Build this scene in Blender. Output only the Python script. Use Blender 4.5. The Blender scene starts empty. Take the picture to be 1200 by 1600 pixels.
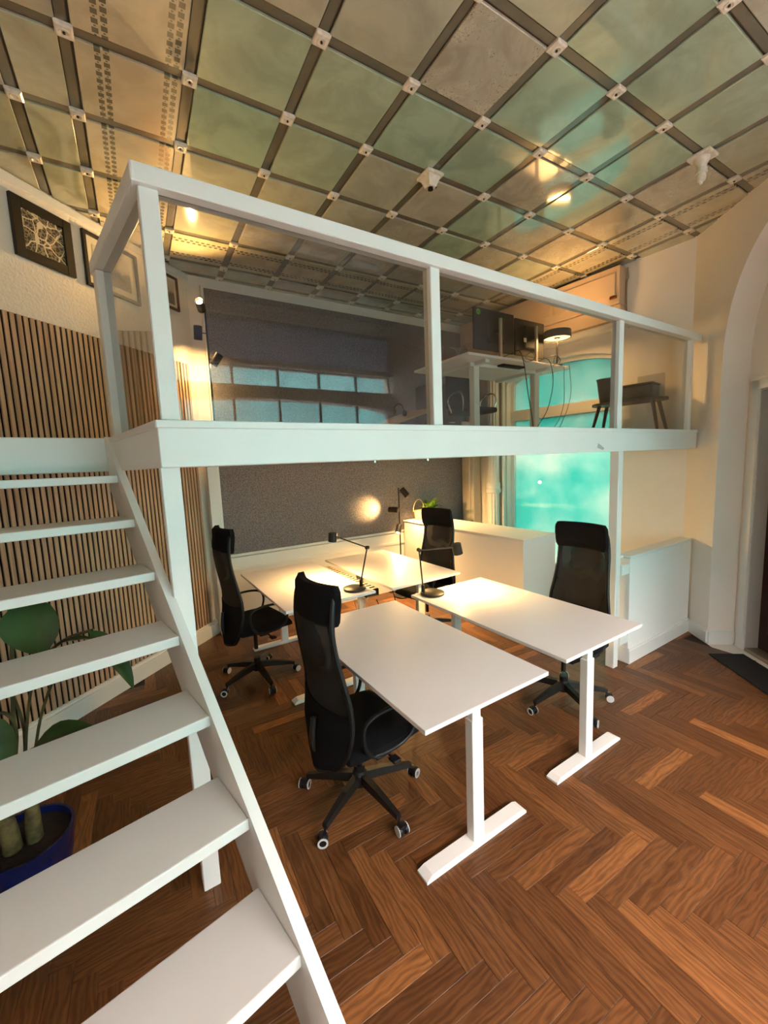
import bpy, bmesh, math, random
from mathutils import Vector, Matrix
random.seed(7)
PI = math.pi
scn = bpy.context.scene
COL = scn.collection

# ------------------------------------------------------------------ camera, world, sun, exposure
camd = bpy.data.cameras.new('camera')
camd.sensor_fit = 'HORIZONTAL'; camd.sensor_width = 36.0
camd.lens = 36.0 * 641.6 / 1200.0
camd.clip_start = 0.02
cam = bpy.data.objects.new('camera', camd); COL.objects.link(cam)
cam.matrix_world = Matrix((( 0.84198283, 0.09812988, -0.53050489, -0.1367233),
                           (-0.53796267, 0.07842593, -0.83931254, -1.8383782),
                           (-0.0407563, 0.99207858, 0.11882349, 1.9056172),
                           (0, 0, 0, 1)))
scn.camera = cam
scn.cycles.use_denoising = True
scn.cycles.max_bounces = 9
scn.cycles.diffuse_bounces = 5
scn.cycles.glossy_bounces = 4
scn.cycles.transparent_max_bounces = 12
scn.cycles.sample_clamp_indirect = 6
scn.cycles.caustics_reflective = False
scn.cycles.caustics_refractive = False
w = bpy.data.worlds.new('overcast_sky'); scn.world = w; w.use_nodes = True
bg = w.node_tree.nodes['Background']
bg.inputs[0].default_value = (1.0, 0.605, 0.68, 1)
bg.inputs[1].default_value = 33.0
vs = scn.view_settings
vs.view_transform = 'Standard'; vs.look = 'None'; vs.gamma = 1.0; vs.use_curve_mapping = False
vs.exposure = 0.95
WARM = (1.0, 0.58, 0.20)

def portal(loc, u, size):
    """sampling portal in a window opening; u = direction it looks into the room"""
    ld = bpy.data.lights.new('window_portal', 'AREA'); ld.shape = 'RECTANGLE'
    ld.size, ld.size_y = size; ld.cycles.is_portal = True
    o = bpy.data.objects.new('window_portal', ld); COL.objects.link(o)
    z = -Vector(u).normalized(); y = Vector((0, 0, 1)); x = y.cross(z)
    m = Matrix((x, y, z)).transposed().to_4x4(); m.translation = Vector(loc); o.matrix_world = m
portal((1.74, -3.72, 1.75), (0, 1, 0), (3.7, 2.9))
portal((4.98, 1.62, 1.8), (-1, 0, 0), (1.6, 2.9))

# ------------------------------------------------------------------ materials
MATS = {}
def mat(name, col=(0.8, 0.8, 0.8), rough=0.5, metal=0.0, spec=0.5, noise=None, bump=None, emit=None, coat=0.0, alpha=None, vary=None):
    """noise=(scale, dark factor); bump=(scale, strength)"""
    if name in MATS: return MATS[name]
    m = bpy.data.materials.new(name); m.use_nodes = True; MATS[name] = m
    nt = m.node_tree; b = nt.nodes['Principled BSDF']
    b.inputs['Base Color'].default_value = (*col, 1); b.inputs['Roughness'].default_value = rough
    b.inputs['Metallic'].default_value = metal; b.inputs['Specular IOR Level'].default_value = spec
    b.inputs['Coat Weight'].default_value = coat
    L = nt.links.new
    if noise or bump or vary:
        tc = nt.nodes.new('ShaderNodeTexCoord')
    src = None
    if noise:
        n = nt.nodes.new('ShaderNodeTexNoise'); n.inputs['Scale'].default_value = noise[0]; n.inputs['Detail'].default_value = 6
        L(tc.outputs['Object'], n.inputs['Vector'])
        r = nt.nodes.new('ShaderNodeValToRGB'); r.color_ramp.elements[0].position = .35; r.color_ramp.elements[1].position = .65
        k = noise[1]; r.color_ramp.elements[0].color = (col[0]*k, col[1]*k, col[2]*k, 1); r.color_ramp.elements[1].color = (*col, 1)
        L(n.outputs['Fac'], r.inputs['Fac']); L(r.outputs['Color'], b.inputs['Base Color'])
    if bump:
        n2 = nt.nodes.new('ShaderNodeTexNoise'); n2.inputs['Scale'].default_value = bump[0]; n2.inputs['Detail'].default_value = 4
        L(tc.outputs['Object'], n2.inputs['Vector'])
        bp = nt.nodes.new('ShaderNodeBump'); bp.inputs['Strength'].default_value = bump[1]; bp.inputs['Distance'].default_value = .01
        L(n2.outputs['Fac'], bp.inputs['Height']); L(bp.outputs['Normal'], b.inputs['Normal'])
    if emit:
        b.inputs['Emission Color'].default_value = (*emit[0], 1); b.inputs['Emission Strength'].default_value = emit[1]
    return m

white_paint = mat('white_painted_wood', (.80, .81, .78), .38, noise=(3, .97), bump=(40, .05))
tread_paint = mat('white_stair_paint', (.74, .74, .71), .33, noise=(4, .96))
wall_paint = mat('white_wall_plaster', (.88, .82, .75), .8, noise=(2, .96), bump=(60, .25))
rough_plaster = mat('rough_wall_plaster', (.84, .78, .70), .85, noise=(3, .96), bump=(45, .8))
desk_top = mat('white_desk_laminate', (.89, .85, .85), .42)
desk_metal = mat('white_powder_coat', (.80, .82, .78), .35, bump=(200, .03))
cab_white = mat('white_cabinet_board', (.87, .85, .82), .5)
black_metal = mat('black_lacquered_metal', (.009, .0085, .008), .42, spec=.35)
black_plastic = mat('black_plastic', (.007, .007, .008), .45, spec=.3, bump=(300, .05))
black_fabric = mat('black_woven_fabric', (.0055, .0055, .007), .95, spec=.15, bump=(350, .5))
grey_rim = mat('grey_wheel_tyre', (.55, .55, .54), .5)
chrome = mat('polished_chrome', (.8, .8, .8), .15, 1.0)
door_mat_m = mat('black_coir', (.008, .008, .008), 1.0, bump=(250, 1))
door_red = mat('dark_red_door_paint', (.035, .006, .004), .3, noise=(8, .7))
brass = mat('aged_brass', (.45, .33, .12), .4, .8)
dark_frame = mat('black_picture_frame', (.01, .008, .008), .35)
bulb_warm = mat('warm_bulb', (1, .7, .4), .5, emit=((1, .62, .28), 30))
grey_dark = mat('dark_grey_plastic', (.008, .007, .007), .7, spec=.2)
brown_dark = mat('dark_brown_board', (.055, .02, .012), .4, noise=(5, .7))
pine = mat('pale_pine', (.52, .34, .17), .5, noise=(6, .8))
cardboard = mat('beige_cardboard', (.50, .38, .24), .8, noise=(4, .9))
porcelain = mat('cream_porcelain', (.75, .70, .58), .25, noise=(30, .8))
soil = mat('dark_soil', (.012, .009, .007), 1.0, bump=(60, 1))
blue_glaze = mat('deep_blue_glaze', (.006, .018, .12), .15, noise=(6, .5), coat=.5)
dark_pot = mat('dark_grey_pot', (.028, .022, .018), .5)
basket_m = mat('pale_wicker', (.62, .45, .24), .7, bump=(120, 1))
leaf_m = mat('dark_green_leaf', (.035, .095, .022), .38, noise=(9, .55))
leaf_bright = mat('bright_green_leaf', (.12, .24, .025), .45, noise=(12, .6))
stem_m = mat('green_brown_stem', (.09, .09, .03), .5, noise=(14, .4))
trunk_m = mat('woody_stem_base', (.15, .13, .045), .7, noise=(25, .3))
iron_white = mat('cream_cast_iron', (.76, .72, .66), .45, bump=(20, .1))
shutter_m = mat('old_cream_shutter_paint', (.66, .47, .32), .5, noise=(3, .93))
paper_mat = mat('off_white_paper', (.62, .58, .48), .9)
green_sticker = mat('lime_green_sticker', (.12, .45, .05), .5)
pale_sheet = mat('pale_board', (.62, .57, .48), .7)
cork = mat('dark_kraft', (.10, .05, .02), .8)
outside_wall = mat('pale_stucco_facade', (.55, .55, .52), .9, noise=(.6, .8))
outside_dark = mat('dark_shop_window', (.05, .07, .08), .2)
asphalt = mat('street_paving', (.22, .22, .22), .9, noise=(2, .8))
ceiling_void = mat('ceiling_joint_dark', (.06, .045, .03), .7)
band_glass = mat('grey_brown_glass_band', (.150, .140, .100), .10, noise=(3, .8), coat=.5)

def node_mat(name):
    m = bpy.data.materials.new(name); m.use_nodes = True
    nt = m.node_tree
    return m, nt, nt.nodes['Principled BSDF'], nt.nodes.new, nt.links.new

def math_node(N, L, op, a, b=None, c=None):
    n = N('ShaderNodeMath'); n.operation = op
    for i, v in enumerate((a, b, c)):
        if v is None: continue
        if isinstance(v, (int, float)): n.inputs[i].default_value = v
        else: L(v, n.inputs[i])
    return n.outputs[0]

def make_oak():
    m, nt, b, N, L = node_mat('herringbone_oak')
    uv = N('ShaderNodeUVMap'); oi = N('ShaderNodeObjectInfo'); ge = N('ShaderNodeNewGeometry')
    rnd = math_node(N, L, 'FRACT', math_node(N, L, 'ADD', oi.outputs['Random'], ge.outputs['Random Per Island']))
    cmb = N('ShaderNodeCombineXYZ'); 
    k = math_node(N, L, 'MULTIPLY', rnd, 37.0)
    L(k, cmb.inputs[0]); L(k, cmb.inputs[1])
    add = N('ShaderNodeVectorMath'); add.operation = 'ADD'; L(uv.outputs[0], add.inputs[0]); L(cmb.outputs[0], add.inputs[1])
    mp = N('ShaderNodeMapping'); mp.inputs['Scale'].default_value = (4.0, 60.0, 1); L(add.outputs[0], mp.inputs[0])
    n1 = N('ShaderNodeTexNoise'); n1.inputs['Scale'].default_value = 1.6; n1.inputs['Detail'].default_value = 8; n1.inputs['Distortion'].default_value = 1.2
    L(mp.outputs[0], n1.inputs['Vector'])
    mp2 = N('ShaderNodeMapping'); mp2.inputs['Scale'].default_value = (2.2, 9.0, 1); L(add.outputs[0], mp2.inputs[0])
    wv = N('ShaderNodeTexWave'); wv.inputs['Scale'].default_value = 1.5; wv.inputs['Distortion'].default_value = 16; wv.inputs['Detail'].default_value = 3; wv.bands_direction = 'Y'
    L(mp2.outputs[0], wv.inputs['Vector'])
    mix = math_node(N, L, 'ADD', math_node(N, L, 'MULTIPLY', n1.outputs['Fac'], .7), math_node(N, L, 'MULTIPLY', wv.outputs['Fac'], .3))
    r = N('ShaderNodeValToRGB'); e = r.color_ramp.elements
    e[0].position = .2; e[0].color = (.072, .029, .0105, 1); e[1].position = .8; e[1].color = (.205, .092, .032, 1)
    L(mix, r.inputs['Fac'])
    r2 = N('ShaderNodeValToRGB'); e = r2.color_ramp.elements
    e[0].position = 0; e[0].color = (.62, .56, .54, 1); e[1].position = 1; e[1].color = (1.8, 1.7, 1.5, 1)
    e2 = r2.color_ramp.elements.new(.85); e2.color = (1.0, .95, .9, 1)
    L(rnd, r2.inputs['Fac'])
    mx = N('ShaderNodeMix'); mx.data_type = 'RGBA'; mx.blend_type = 'MULTIPLY'; mx.inputs[0].default_value = 1
    L(r.outputs[0], mx.inputs[6]); L(r2.outputs[0], mx.inputs[7]); L(mx.outputs[2], b.inputs['Base Color'])
    b.inputs['Roughness'].default_value = .36; b.inputs['Specular IOR Level'].default_value = .28
    bp = N('ShaderNodeBump'); bp.inputs['Strength'].default_value = .12; bp.inputs['Distance'].default_value = .004
    L(mix, bp.inputs['Height']); L(bp.outputs[0], b.inputs['Normal'])
    return m
oak = make_oak()

def make_slat():
    m, nt, b, N, L = node_mat('oak_veneer_slat')
    tc = N('ShaderNodeTexCoord'); oi = N('ShaderNodeObjectInfo')
    cmb = N('ShaderNodeCombineXYZ'); k = math_node(N, L, 'MULTIPLY', oi.outputs['Random'], 31.0); L(k, cmb.inputs[2])
    add = N('ShaderNodeVectorMath'); add.operation = 'ADD'; L(tc.outputs['Object'], add.inputs[0]); L(cmb.outputs[0], add.inputs[1])
    mp = N('ShaderNodeMapping'); mp.inputs['Scale'].default_value = (60, 60, 2.2); L(add.outputs[0], mp.inputs[0])
    n1 = N('ShaderNodeTexNoise'); n1.inputs['Scale'].default_value = 1; n1.inputs['Detail'].default_value = 5; L(mp.outputs[0], n1.inputs['Vector'])
    r = N('ShaderNodeValToRGB'); e = r.color_ramp.elements
    e[0].position = .3; e[0].color = (.40, .25, .16, 1); e[1].position = .7; e[1].color = (.62, .43, .29, 1)
    L(n1.outputs['Fac'], r.inputs[0]); L(r.outputs[0], b.inputs['Base Color']); b.inputs['Roughness'].default_value = .55
    return m
slat_m = make_slat()
slat_back = mat('black_felt_backing', (.006, .004, .005), 1.0)

def make_felt():
    m, nt, b, N, L = node_mat('grey_felt_panel')
    tc = N('ShaderNodeTexCoord')
    n = N('ShaderNodeTexNoise'); n.inputs['Scale'].default_value = 70; n.inputs['Detail'].default_value = 5; L(tc.outputs['Object'], n.inputs['Vector'])
    r = N('ShaderNodeValToRGB'); e = r.color_ramp.elements
    e[0].position = .35; e[0].color = (.12, .112, .118, 1); e[1].position = .68; e[1].color = (.27, .255, .265, 1)
    L(n.outputs['Fac'], r.inputs[0]); L(r.outputs[0], b.inputs['Base Color']); b.inputs['Roughness'].default_value = .95
    b.inputs['Specular IOR Level'].default_value = .1
    bp = N('ShaderNodeBump'); bp.inputs['Strength'].default_value = .6; bp.inputs['Distance'].default_value = .004
    L(n.outputs['Fac'], bp.inputs['Height']); L(bp.outputs[0], b.inputs['Normal'])
    return m
felt = make_felt()

def make_ceiling_glass(name, c1, c2, ornament=None, crackle=0.0):
    """back-painted glass tile; ornament = (axis, positions) rows of small printed studs"""
    m, nt, b, N, L = node_mat(name)
    tc = N('ShaderNodeTexCoord'); oi = N('ShaderNodeObjectInfo')
    r = N('ShaderNodeMix'); r.data_type = 'RGBA'; L(oi.outputs['Random'], r.inputs[0])
    r.inputs[6].default_value = (*c1, 1); r.inputs[7].default_value = (*c2, 1)
    cmb = N('ShaderNodeCombineXYZ'); k = math_node(N, L, 'MULTIPLY', oi.outputs['Random'], 91.0); L(k, cmb.inputs[2])
    add = N('ShaderNodeVectorMath'); add.operation = 'ADD'; L(tc.outputs['Object'], add.inputs[0]); L(cmb.outputs[0], add.inputs[1])
    n = N('ShaderNodeTexNoise'); n.inputs['Scale'].default_value = 3.5; n.inputs['Detail'].default_value = 9; n.inputs['Roughness'].default_value = .62; n.inputs['Distortion'].default_value = .6
    L(add.outputs[0], n.inputs['Vector'])
    rp = N('ShaderNodeValToRGB'); e = rp.color_ramp.elements
    lo = .70 if crackle else .86
    e[0].position = .40; e[0].color = (lo, lo, lo, 1); e[1].position = .60; e[1].color = (1.06, 1.06, 1.06, 1)
    L(n.outputs['Fac'], rp.inputs[0])
    mx = N('ShaderNodeMix'); mx.data_type = 'RGBA'; mx.blend_type = 'MULTIPLY'; mx.inputs[0].default_value = 1
    L(r.outputs[2], mx.inputs[6]); L(rp.outputs[0], mx.inputs[7])
    out = mx.outputs[2]
    if crackle:
        v = N('ShaderNodeTexVoronoi'); v.feature = 'DISTANCE_TO_EDGE'; v.inputs['Scale'].default_value = 13
        n3 = N('ShaderNodeTexNoise'); n3.inputs['Scale'].default_value = 6; n3.inputs['Detail'].default_value = 4; L(add.outputs[0], n3.inputs['Vector'])
        vm = N('ShaderNodeVectorMath'); vm.operation = 'ADD'; L(add.outputs[0], vm.inputs[0]); L(n3.outputs['Color'], vm.inputs[1]); L(vm.outputs[0], v.inputs['Vector'])
        lt = math_node(N, L, 'MULTIPLY', math_node(N, L, 'LESS_THAN', v.outputs['Distance'], .018), math_node(N, L, 'MULTIPLY', math_node(N, L, 'GREATER_THAN', n.outputs['Fac'], .52), crackle))
        m2 = N('ShaderNodeMix'); m2.data_type = 'RGBA'; L(lt, m2.inputs[0]); L(out, m2.inputs[6]); m2.inputs[7].default_value = (.07, .06, .045, 1)
        out = m2.outputs[2]
    if ornament:
        ax, poss = ornament
        sp = N('ShaderNodeSeparateXYZ'); L(tc.outputs['Object'], sp.inputs[0])
        A = sp.outputs[0] if ax == 'y' else sp.outputs[1]     # across the stripe
        Bc = sp.outputs[1] if ax == 'y' else sp.outputs[0]    # along the stripe
        tot = None
        for p in poss:
            for dd, ph in ((-.019, 0.0), (.019, .5)):
                inrow = math_node(N, L, 'LESS_THAN', math_node(N, L, 'ABSOLUTE', math_node(N, L, 'SUBTRACT', A, p + dd)), .0135)
                ph_ = math_node(N, L, 'FRACT', math_node(N, L, 'ADD', math_node(N, L, 'MULTIPLY', Bc, 21.0), ph + 40.0))
                sq = math_node(N, L, 'LESS_THAN', ph_, .6)
                dot = math_node(N, L, 'MULTIPLY', math_node(N, L, 'LESS_THAN', math_node(N, L, 'ABSOLUTE', math_node(N, L, 'SUBTRACT', ph_, .8)), .08),
                                math_node(N, L, 'LESS_THAN', math_node(N, L, 'ABSOLUTE', math_node(N, L, 'SUBTRACT', A, p + dd)), .005))
                s = math_node(N, L, 'MAXIMUM', math_node(N, L, 'MULTIPLY', inrow, sq), dot)
                tot = s if tot is None else math_node(N, L, 'MAXIMUM', tot, s)
        m3 = N('ShaderNodeMix'); m3.data_type = 'RGBA'; L(math_node(N, L, 'MULTIPLY', tot, .85), m3.inputs[0]); L(out, m3.inputs[6]); m3.inputs[7].default_value = (.055, .065, .045, 1)
        out = m3.outputs[2]
    L(out, b.inputs['Base Color'])
    b.inputs['Roughness'].default_value = .10; b.inputs['IOR'].default_value = 1.52; b.inputs['Coat Weight'].default_value = 1.0; b.inputs['Coat IOR'].default_value = 1.6; b.inputs['Coat Roughness'].default_value = .012
    bp = N('ShaderNodeBump'); bp.inputs['Strength'].default_value = .012; bp.inputs['Distance'].default_value = .02
    n4 = N('ShaderNodeTexNoise'); n4.inputs['Scale'].default_value = 2.5; L(add.outputs[0], n4.inputs['Vector']); L(n4.outputs['Fac'], bp.inputs['Height'])
    return m
C1, C2 = (.37, .40, .29), (.46, .43, .33)
tile_plain = make_ceiling_glass('ceiling_glass_plain', C1, C2)
tile_green = make_ceiling_glass('ceiling_glass_green', (.30, .42, .30), (.36, .44, .31))
tile_worn = make_ceiling_glass('ceiling_glass_worn', C2, (.50, .47, .36), crackle=.8)
tile_orn_y = make_ceiling_glass('ceiling_glass_studded_long', C2, (.50, .45, .32), ornament=('y', (-.125, .185)))
tile_orn_y2 = make_ceiling_glass('ceiling_glass_studded_right', C2, (.52, .46, .32), ornament=('y', (-.15, .15)))
tile_orn_x = make_ceiling_glass('ceiling_glass_studded_back', (.50, .44, .29), (.56, .50, .34), ornament=('x', (-.14, .14)))

def glass_sheet(name, tint, gloss=1.0, haze=0.0, ior=1.5, hazecol=None, patch=None):
    """thin pane: fresnel reflection over straight transmission (plus translucent film when haze > 0)"""
    m = bpy.data.materials.new(name); m.use_nodes = True; nt = m.node_tree; nt.nodes.clear(); N = nt.nodes.new; L = nt.links.new
    out = N('ShaderNodeOutputMaterial'); tr = N('ShaderNodeBsdfTransparent'); tr.inputs[0].default_value = (*tint, 1)
    gl = N('ShaderNodeBsdfGlossy'); gl.inputs['Roughness'].default_value = .004
    ge = N('ShaderNodeNewGeometry'); dt = N('ShaderNodeVectorMath'); dt.operation = 'DOT_PRODUCT'; L(ge.outputs['Incoming'], dt.inputs[0]); L(ge.outputs['Normal'], dt.inputs[1])
    f0 = ((ior - 1)/(ior + 1))**2
    fc = math_node(N, L, 'MULTIPLY_ADD', math_node(N, L, 'POWER', math_node(N, L, 'SUBTRACT', 1.0, math_node(N, L, 'ABSOLUTE', dt.outputs['Value'])), 5.0), 1 - f0, f0)
    base = tr.outputs[0]
    if haze:
        tl = N('ShaderNodeBsdfTranslucent'); tl.inputs[0].default_value = (*(hazecol or tint), 1)
        if patch:
            tc = N('ShaderNodeTexCoord'); n = N('ShaderNodeTexNoise'); n.inputs['Scale'].default_value = patch[0]; n.inputs['Detail'].default_value = 5; n.inputs['Distortion'].default_value = .1
            L(tc.outputs['Object'], n.inputs['Vector'])
            r = N('ShaderNodeValToRGB'); e = r.color_ramp.elements; e[0].position = .36; e[0].color = (*(hazecol or tint), 1); e[1].position = .68; e[1].color = (*patch[1], 1)
            L(n.outputs['Fac'], r.inputs[0]); L(r.outputs[0], tl.inputs[0])
        mx0 = N('ShaderNodeMixShader'); mx0.inputs[0].default_value = haze; L(tr.outputs[0], mx0.inputs[1]); L(tl.outputs[0], mx0.inputs[2]); base = mx0.outputs[0]
    mu = N('ShaderNodeMath'); mu.operation = 'MULTIPLY'; mu.inputs[1].default_value = gloss; L(fc, mu.inputs[0]); mu.use_clamp = True
    mx = N('ShaderNodeMixShader'); L(mu.outputs[0], mx.inputs[0]); L(base, mx.inputs[1]); L(gl.outputs[0], mx.inputs[2]); L(mx.outputs[0], out.inputs[0])
    return m
acrylic = glass_sheet('clear_acrylic', (.80, .80, .80), gloss=.9, ior=1.5)
teal_film = glass_sheet('teal_window_film', (.07, .19, .145), haze=.6, hazecol=(.055, .25, .205), patch=(1.4, (.26, .33, .27)))
front_film = glass_sheet('pale_teal_window_film', (.86, .95, .88), haze=.04, hazecol=(.6, .9, .85))
blind_m = glass_sheet('grey_roller_blind', (.10, .11, .12), haze=.8, hazecol=(.16, .19, .21), gloss=.2)
mesh_back = bpy.data.materials.new('black_chair_mesh'); mesh_back.use_nodes = True
def _mb():
    nt = mesh_back.node_tree; N = nt.nodes.new; L = nt.links.new; b = nt.nodes['Principled BSDF']
    b.inputs['Base Color'].default_value = (.006, .005, .006, 1); b.inputs['Roughness'].default_value = .7
    b.inputs['Alpha'].default_value = .80
    tc = N('ShaderNodeTexCoord'); n = N('ShaderNodeTexWave'); n.inputs['Scale'].default_value = 5; n.inputs['Distortion'].default_value = 4; n.inputs['Detail'].default_value = 1
    L(tc.outputs['Object'], n.inputs['Vector']); r = N('ShaderNodeMapRange'); r.inputs[3].default_value = .84; r.inputs[4].default_value = .97
    L(n.outputs['Fac'], r.inputs[0]); L(r.outputs[0], b.inputs['Alpha'])
_mb()

def make_map_print():
    m, nt, b, N, L = node_mat('street_map_print')
    tc = N('ShaderNodeTexCoord')
    tot = None
    for sc_, th, dist in ((13, .045, .12), (40, .09, .04)):
        n = N('ShaderNodeTexNoise'); n.inputs['Scale'].default_value = 5; L(tc.outputs['Object'], n.inputs['Vector'])
        vm = N('ShaderNodeVectorMath'); vm.operation = 'MULTIPLY_ADD'; L(n.outputs['Color'], vm.inputs[0]); vm.inputs[1].default_value = (dist,)*3; L(tc.outputs['Object'], vm.inputs[2])
        v = N('ShaderNodeTexVoronoi'); v.feature = 'DISTANCE_TO_EDGE'; v.inputs['Scale'].default_value = sc_; L(vm.outputs[0], v.inputs['Vector'])
        s = math_node(N, L, 'LESS_THAN', v.outputs['Distance'], th)
        tot = s if tot is None else math_node(N, L, 'MAXIMUM', tot, math_node(N, L, 'MULTIPLY', s, .35))
    mx = N('ShaderNodeMix'); mx.data_type = 'RGBA'; L(tot, mx.inputs[0]); mx.inputs[6].default_value = (.035, .028, .018, 1); mx.inputs[7].default_value = (.68, .60, .44, 1)
    L(mx.outputs[2], b.inputs['Base Color']); b.inputs['Roughness'].default_value = .35
    return m
map_print = make_map_print()
def make_landscape():
    m, nt, b, N, L = node_mat('misty_landscape_print')
    tc = N('ShaderNodeTexCoord'); sp = N('ShaderNodeSeparateXYZ'); L(tc.outputs['Object'], sp.inputs[0])
    n = N('ShaderNodeTexNoise'); n.inputs['Scale'].default_value = 16; n.inputs['Detail'].default_value = 6; L(tc.outputs['Object'], n.inputs['Vector'])
    h = math_node(N, L, 'ADD', sp.outputs[2], math_node(N, L, 'MULTIPLY', math_node(N, L, 'SUBTRACT', n.outputs['Fac'], .5), .16))
    r = N('ShaderNodeValToRGB'); e = r.color_ramp.elements
    e[0].position = .46; e[0].color = (.10, .095, .08, 1); e[1].position = .53; e[1].color = (.50, .44, .34, 1)
    L(math_node(N, L, 'ADD', math_node(N, L, 'MULTIPLY', h, 1.5), .47), r.inputs[0]); L(r.outputs[0], b.inputs['Base Color']); b.inputs['Roughness'].default_value = .4
    return m
landscape = make_landscape()

# ------------------------------------------------------------------ mesh helpers
class MB:
    def __init__(s): s.v = []; s.f = []
    def add(s, vs_, fs): o = len(s.v); s.v += [tuple(v) for v in vs_]; s.f += [tuple(i + o for i in f) for f in fs]; return s
    def box(s, a, b):
        x0, y0, z0 = a; x1, y1, z1 = b
        return s.add([(x0,y0,z0),(x1,y0,z0),(x1,y1,z0),(x0,y1,z0),(x0,y0,z1),(x1,y0,z1),(x1,y1,z1),(x0,y1,z1)],
                     [(0,3,2,1),(4,5,6,7),(0,1,5,4),(1,2,6,5),(2,3,7,6),(3,0,4,7)])
    def rbox(s, a, b, r=.004, seg=2, M=None):
        bm = bmesh.new(); bmesh.ops.create_cube(bm, size=1)
        for v in bm.verts:
            v.co = Vector(((a[i] + b[i]) / 2 + v.co[i] * (b[i] - a[i]) for i in range(3)))
        bmesh.ops.bevel(bm, geom=list(bm.edges), offset=r, segments=seg, affect='EDGES', profile=.5)
        if M is not None: bm.transform(M)
        bm.verts.index_update()
        s.add([v.co[:] for v in bm.verts], [[v.index for v in f.verts] for f in bm.faces]); bm.free(); return s
    def prism(s, poly, z0, z1):
        n = len(poly)
        return s.add([(x, y, z0) for x, y in poly] + [(x, y, z1) for x, y in poly],
                     [tuple(range(n))[::-1], tuple(range(n, 2*n))] + [(i, (i+1) % n, n + (i+1) % n, n + i) for i in range(n)])
    def cyl(s, p, q, r, r2=None, n=12, cap=True):
        p, q = Vector(p), Vector(q); r2 = r if r2 is None else r2
        d = (q - p).normalized(); a = d.orthogonal().normalized(); b = d.cross(a)
        vs_ = [p + (a*math.cos(t) + b*math.sin(t))*r for t in [2*PI*i/n for i in range(n)]] + [q + (a*math.cos(t) + b*math.sin(t))*r2 for t in [2*PI*i/n for i in range(n)]]
        fs = [(i, (i+1) % n, n+(i+1) % n, n+i) for i in range(n)]
        if cap: fs += [tuple(range(n))[::-1], tuple(range(n, 2*n))]
        return s.add(vs_, fs)
    def lathe(s, prof, c=(0,0,0), n=24, axis=None):
        """prof: (r, z) list; closed with caps when r>0 at ends"""
        c = Vector(c); vs_ = []; fs = []
        for r, z in prof:
            for i in range(n):
                t = 2*PI*i/n; vs_.append(Vector((r*math.cos(t), r*math.sin(t), z)))
        if axis is not None:
            q = Vector((0,0,1)).rotation_difference(Vector(axis)); vs_ = [q @ v for v in vs_]
        vs_ = [v + c for v in vs_]
        for k in range(len(prof)-1):
            for i in range(n):
                fs.append((k*n+i, k*n+(i+1) % n, (k+1)*n+(i+1) % n, (k+1)*n+i))
        fs.append(tuple(range(n))[::-1]); m = (len(prof)-1)*n; fs.append(tuple(range(m, m+n)))
        return s.add(vs_, fs)
    def tube(s, pts, r, n=8, closed=False, radii=None):
        P = [Vector(p) for p in pts]; N_ = len(P); up = None; vs_ = []; fs = []
        for i in range(N_):
            if closed: t = (P[(i+1) % N_] - P[i-1]).normalized()
            else: t = (P[min(i+1, N_-1)] - P[max(i-1, 0)]).normalized()
            if up is None: a = t.orthogonal().normalized()
            else:
                a = (up - t*up.dot(t)).normalized()
            up = a; b = t.cross(a); rr = radii[i] if radii else r
            for k in range(n):
                th = 2*PI*k/n; vs_.append(P[i] + (a*math.cos(th) + b*math.sin(th))*rr)
        m = N_ if closed else N_-1
        for i in range(m):
            j = (i+1) % N_
            for k in range(n): fs.append((i*n+k, i*n+(k+1) % n, j*n+(k+1) % n, j*n+k))
        if not closed: fs += [tuple(range(n))[::-1], tuple(range((N_-1)*n, N_*n))]
        return s.add(vs_, fs)
    def build(s, name, m, parent=None, smooth=False, loc=None, M=None, uv=None):
        me = bpy.data.meshes.new(name); me.from_pydata(s.v, [], s.f); me.update()
        bm = bmesh.new(); bm.from_mesh(me); bmesh.ops.recalc_face_normals(bm, faces=bm.faces); bm.to_mesh(me); bm.free()
        if smooth:
            for p in me.polygons: p.use_smooth = True
            try: me.set_sharp_from_angle(angle=math.radians(38))
            except Exception: pass
        if uv: 
            l = me.uv_layers.new(name='UVMap')
            for lp in me.loops: l.data[lp.index].uv = uv[lp.vertex_index]
        me.materials.append(m)
        o = bpy.data.objects.new(name, me); COL.objects.link(o)
        if M is not None: o.matrix_world = M
        if loc is not None: o.location = loc
        if parent is not None: o.parent = parent
        return o

def smooth_path(pts, k=6):
    P = [Vector(p) for p in pts]; out = []
    for i in range(len(P)-1):
        p0 = P[max(i-1,0)]; p1 = P[i]; p2 = P[i+1]; p3 = P[min(i+2, len(P)-1)]
        for j in range(k):
            t = j/k
            out.append(.5*((2*p1) + (p2-p0)*t + (2*p0-5*p1+4*p2-p3)*t*t + (3*p1-p0-3*p2+p3)*t**3))
    out.append(P[-1]); return out

def frame(origin, d):
    """local x along horizontal dir d, local y = d rotated +90deg, z up"""
    d = Vector((d[0], d[1], 0)).normalized(); y = Vector((-d.y, d.x, 0))
    m = Matrix((d, y, Vector((0,0,1)))).transposed().to_4x4(); m.translation = Vector((*origin[:2], origin[2] if len(origin) > 2 else 0)); return m

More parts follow.
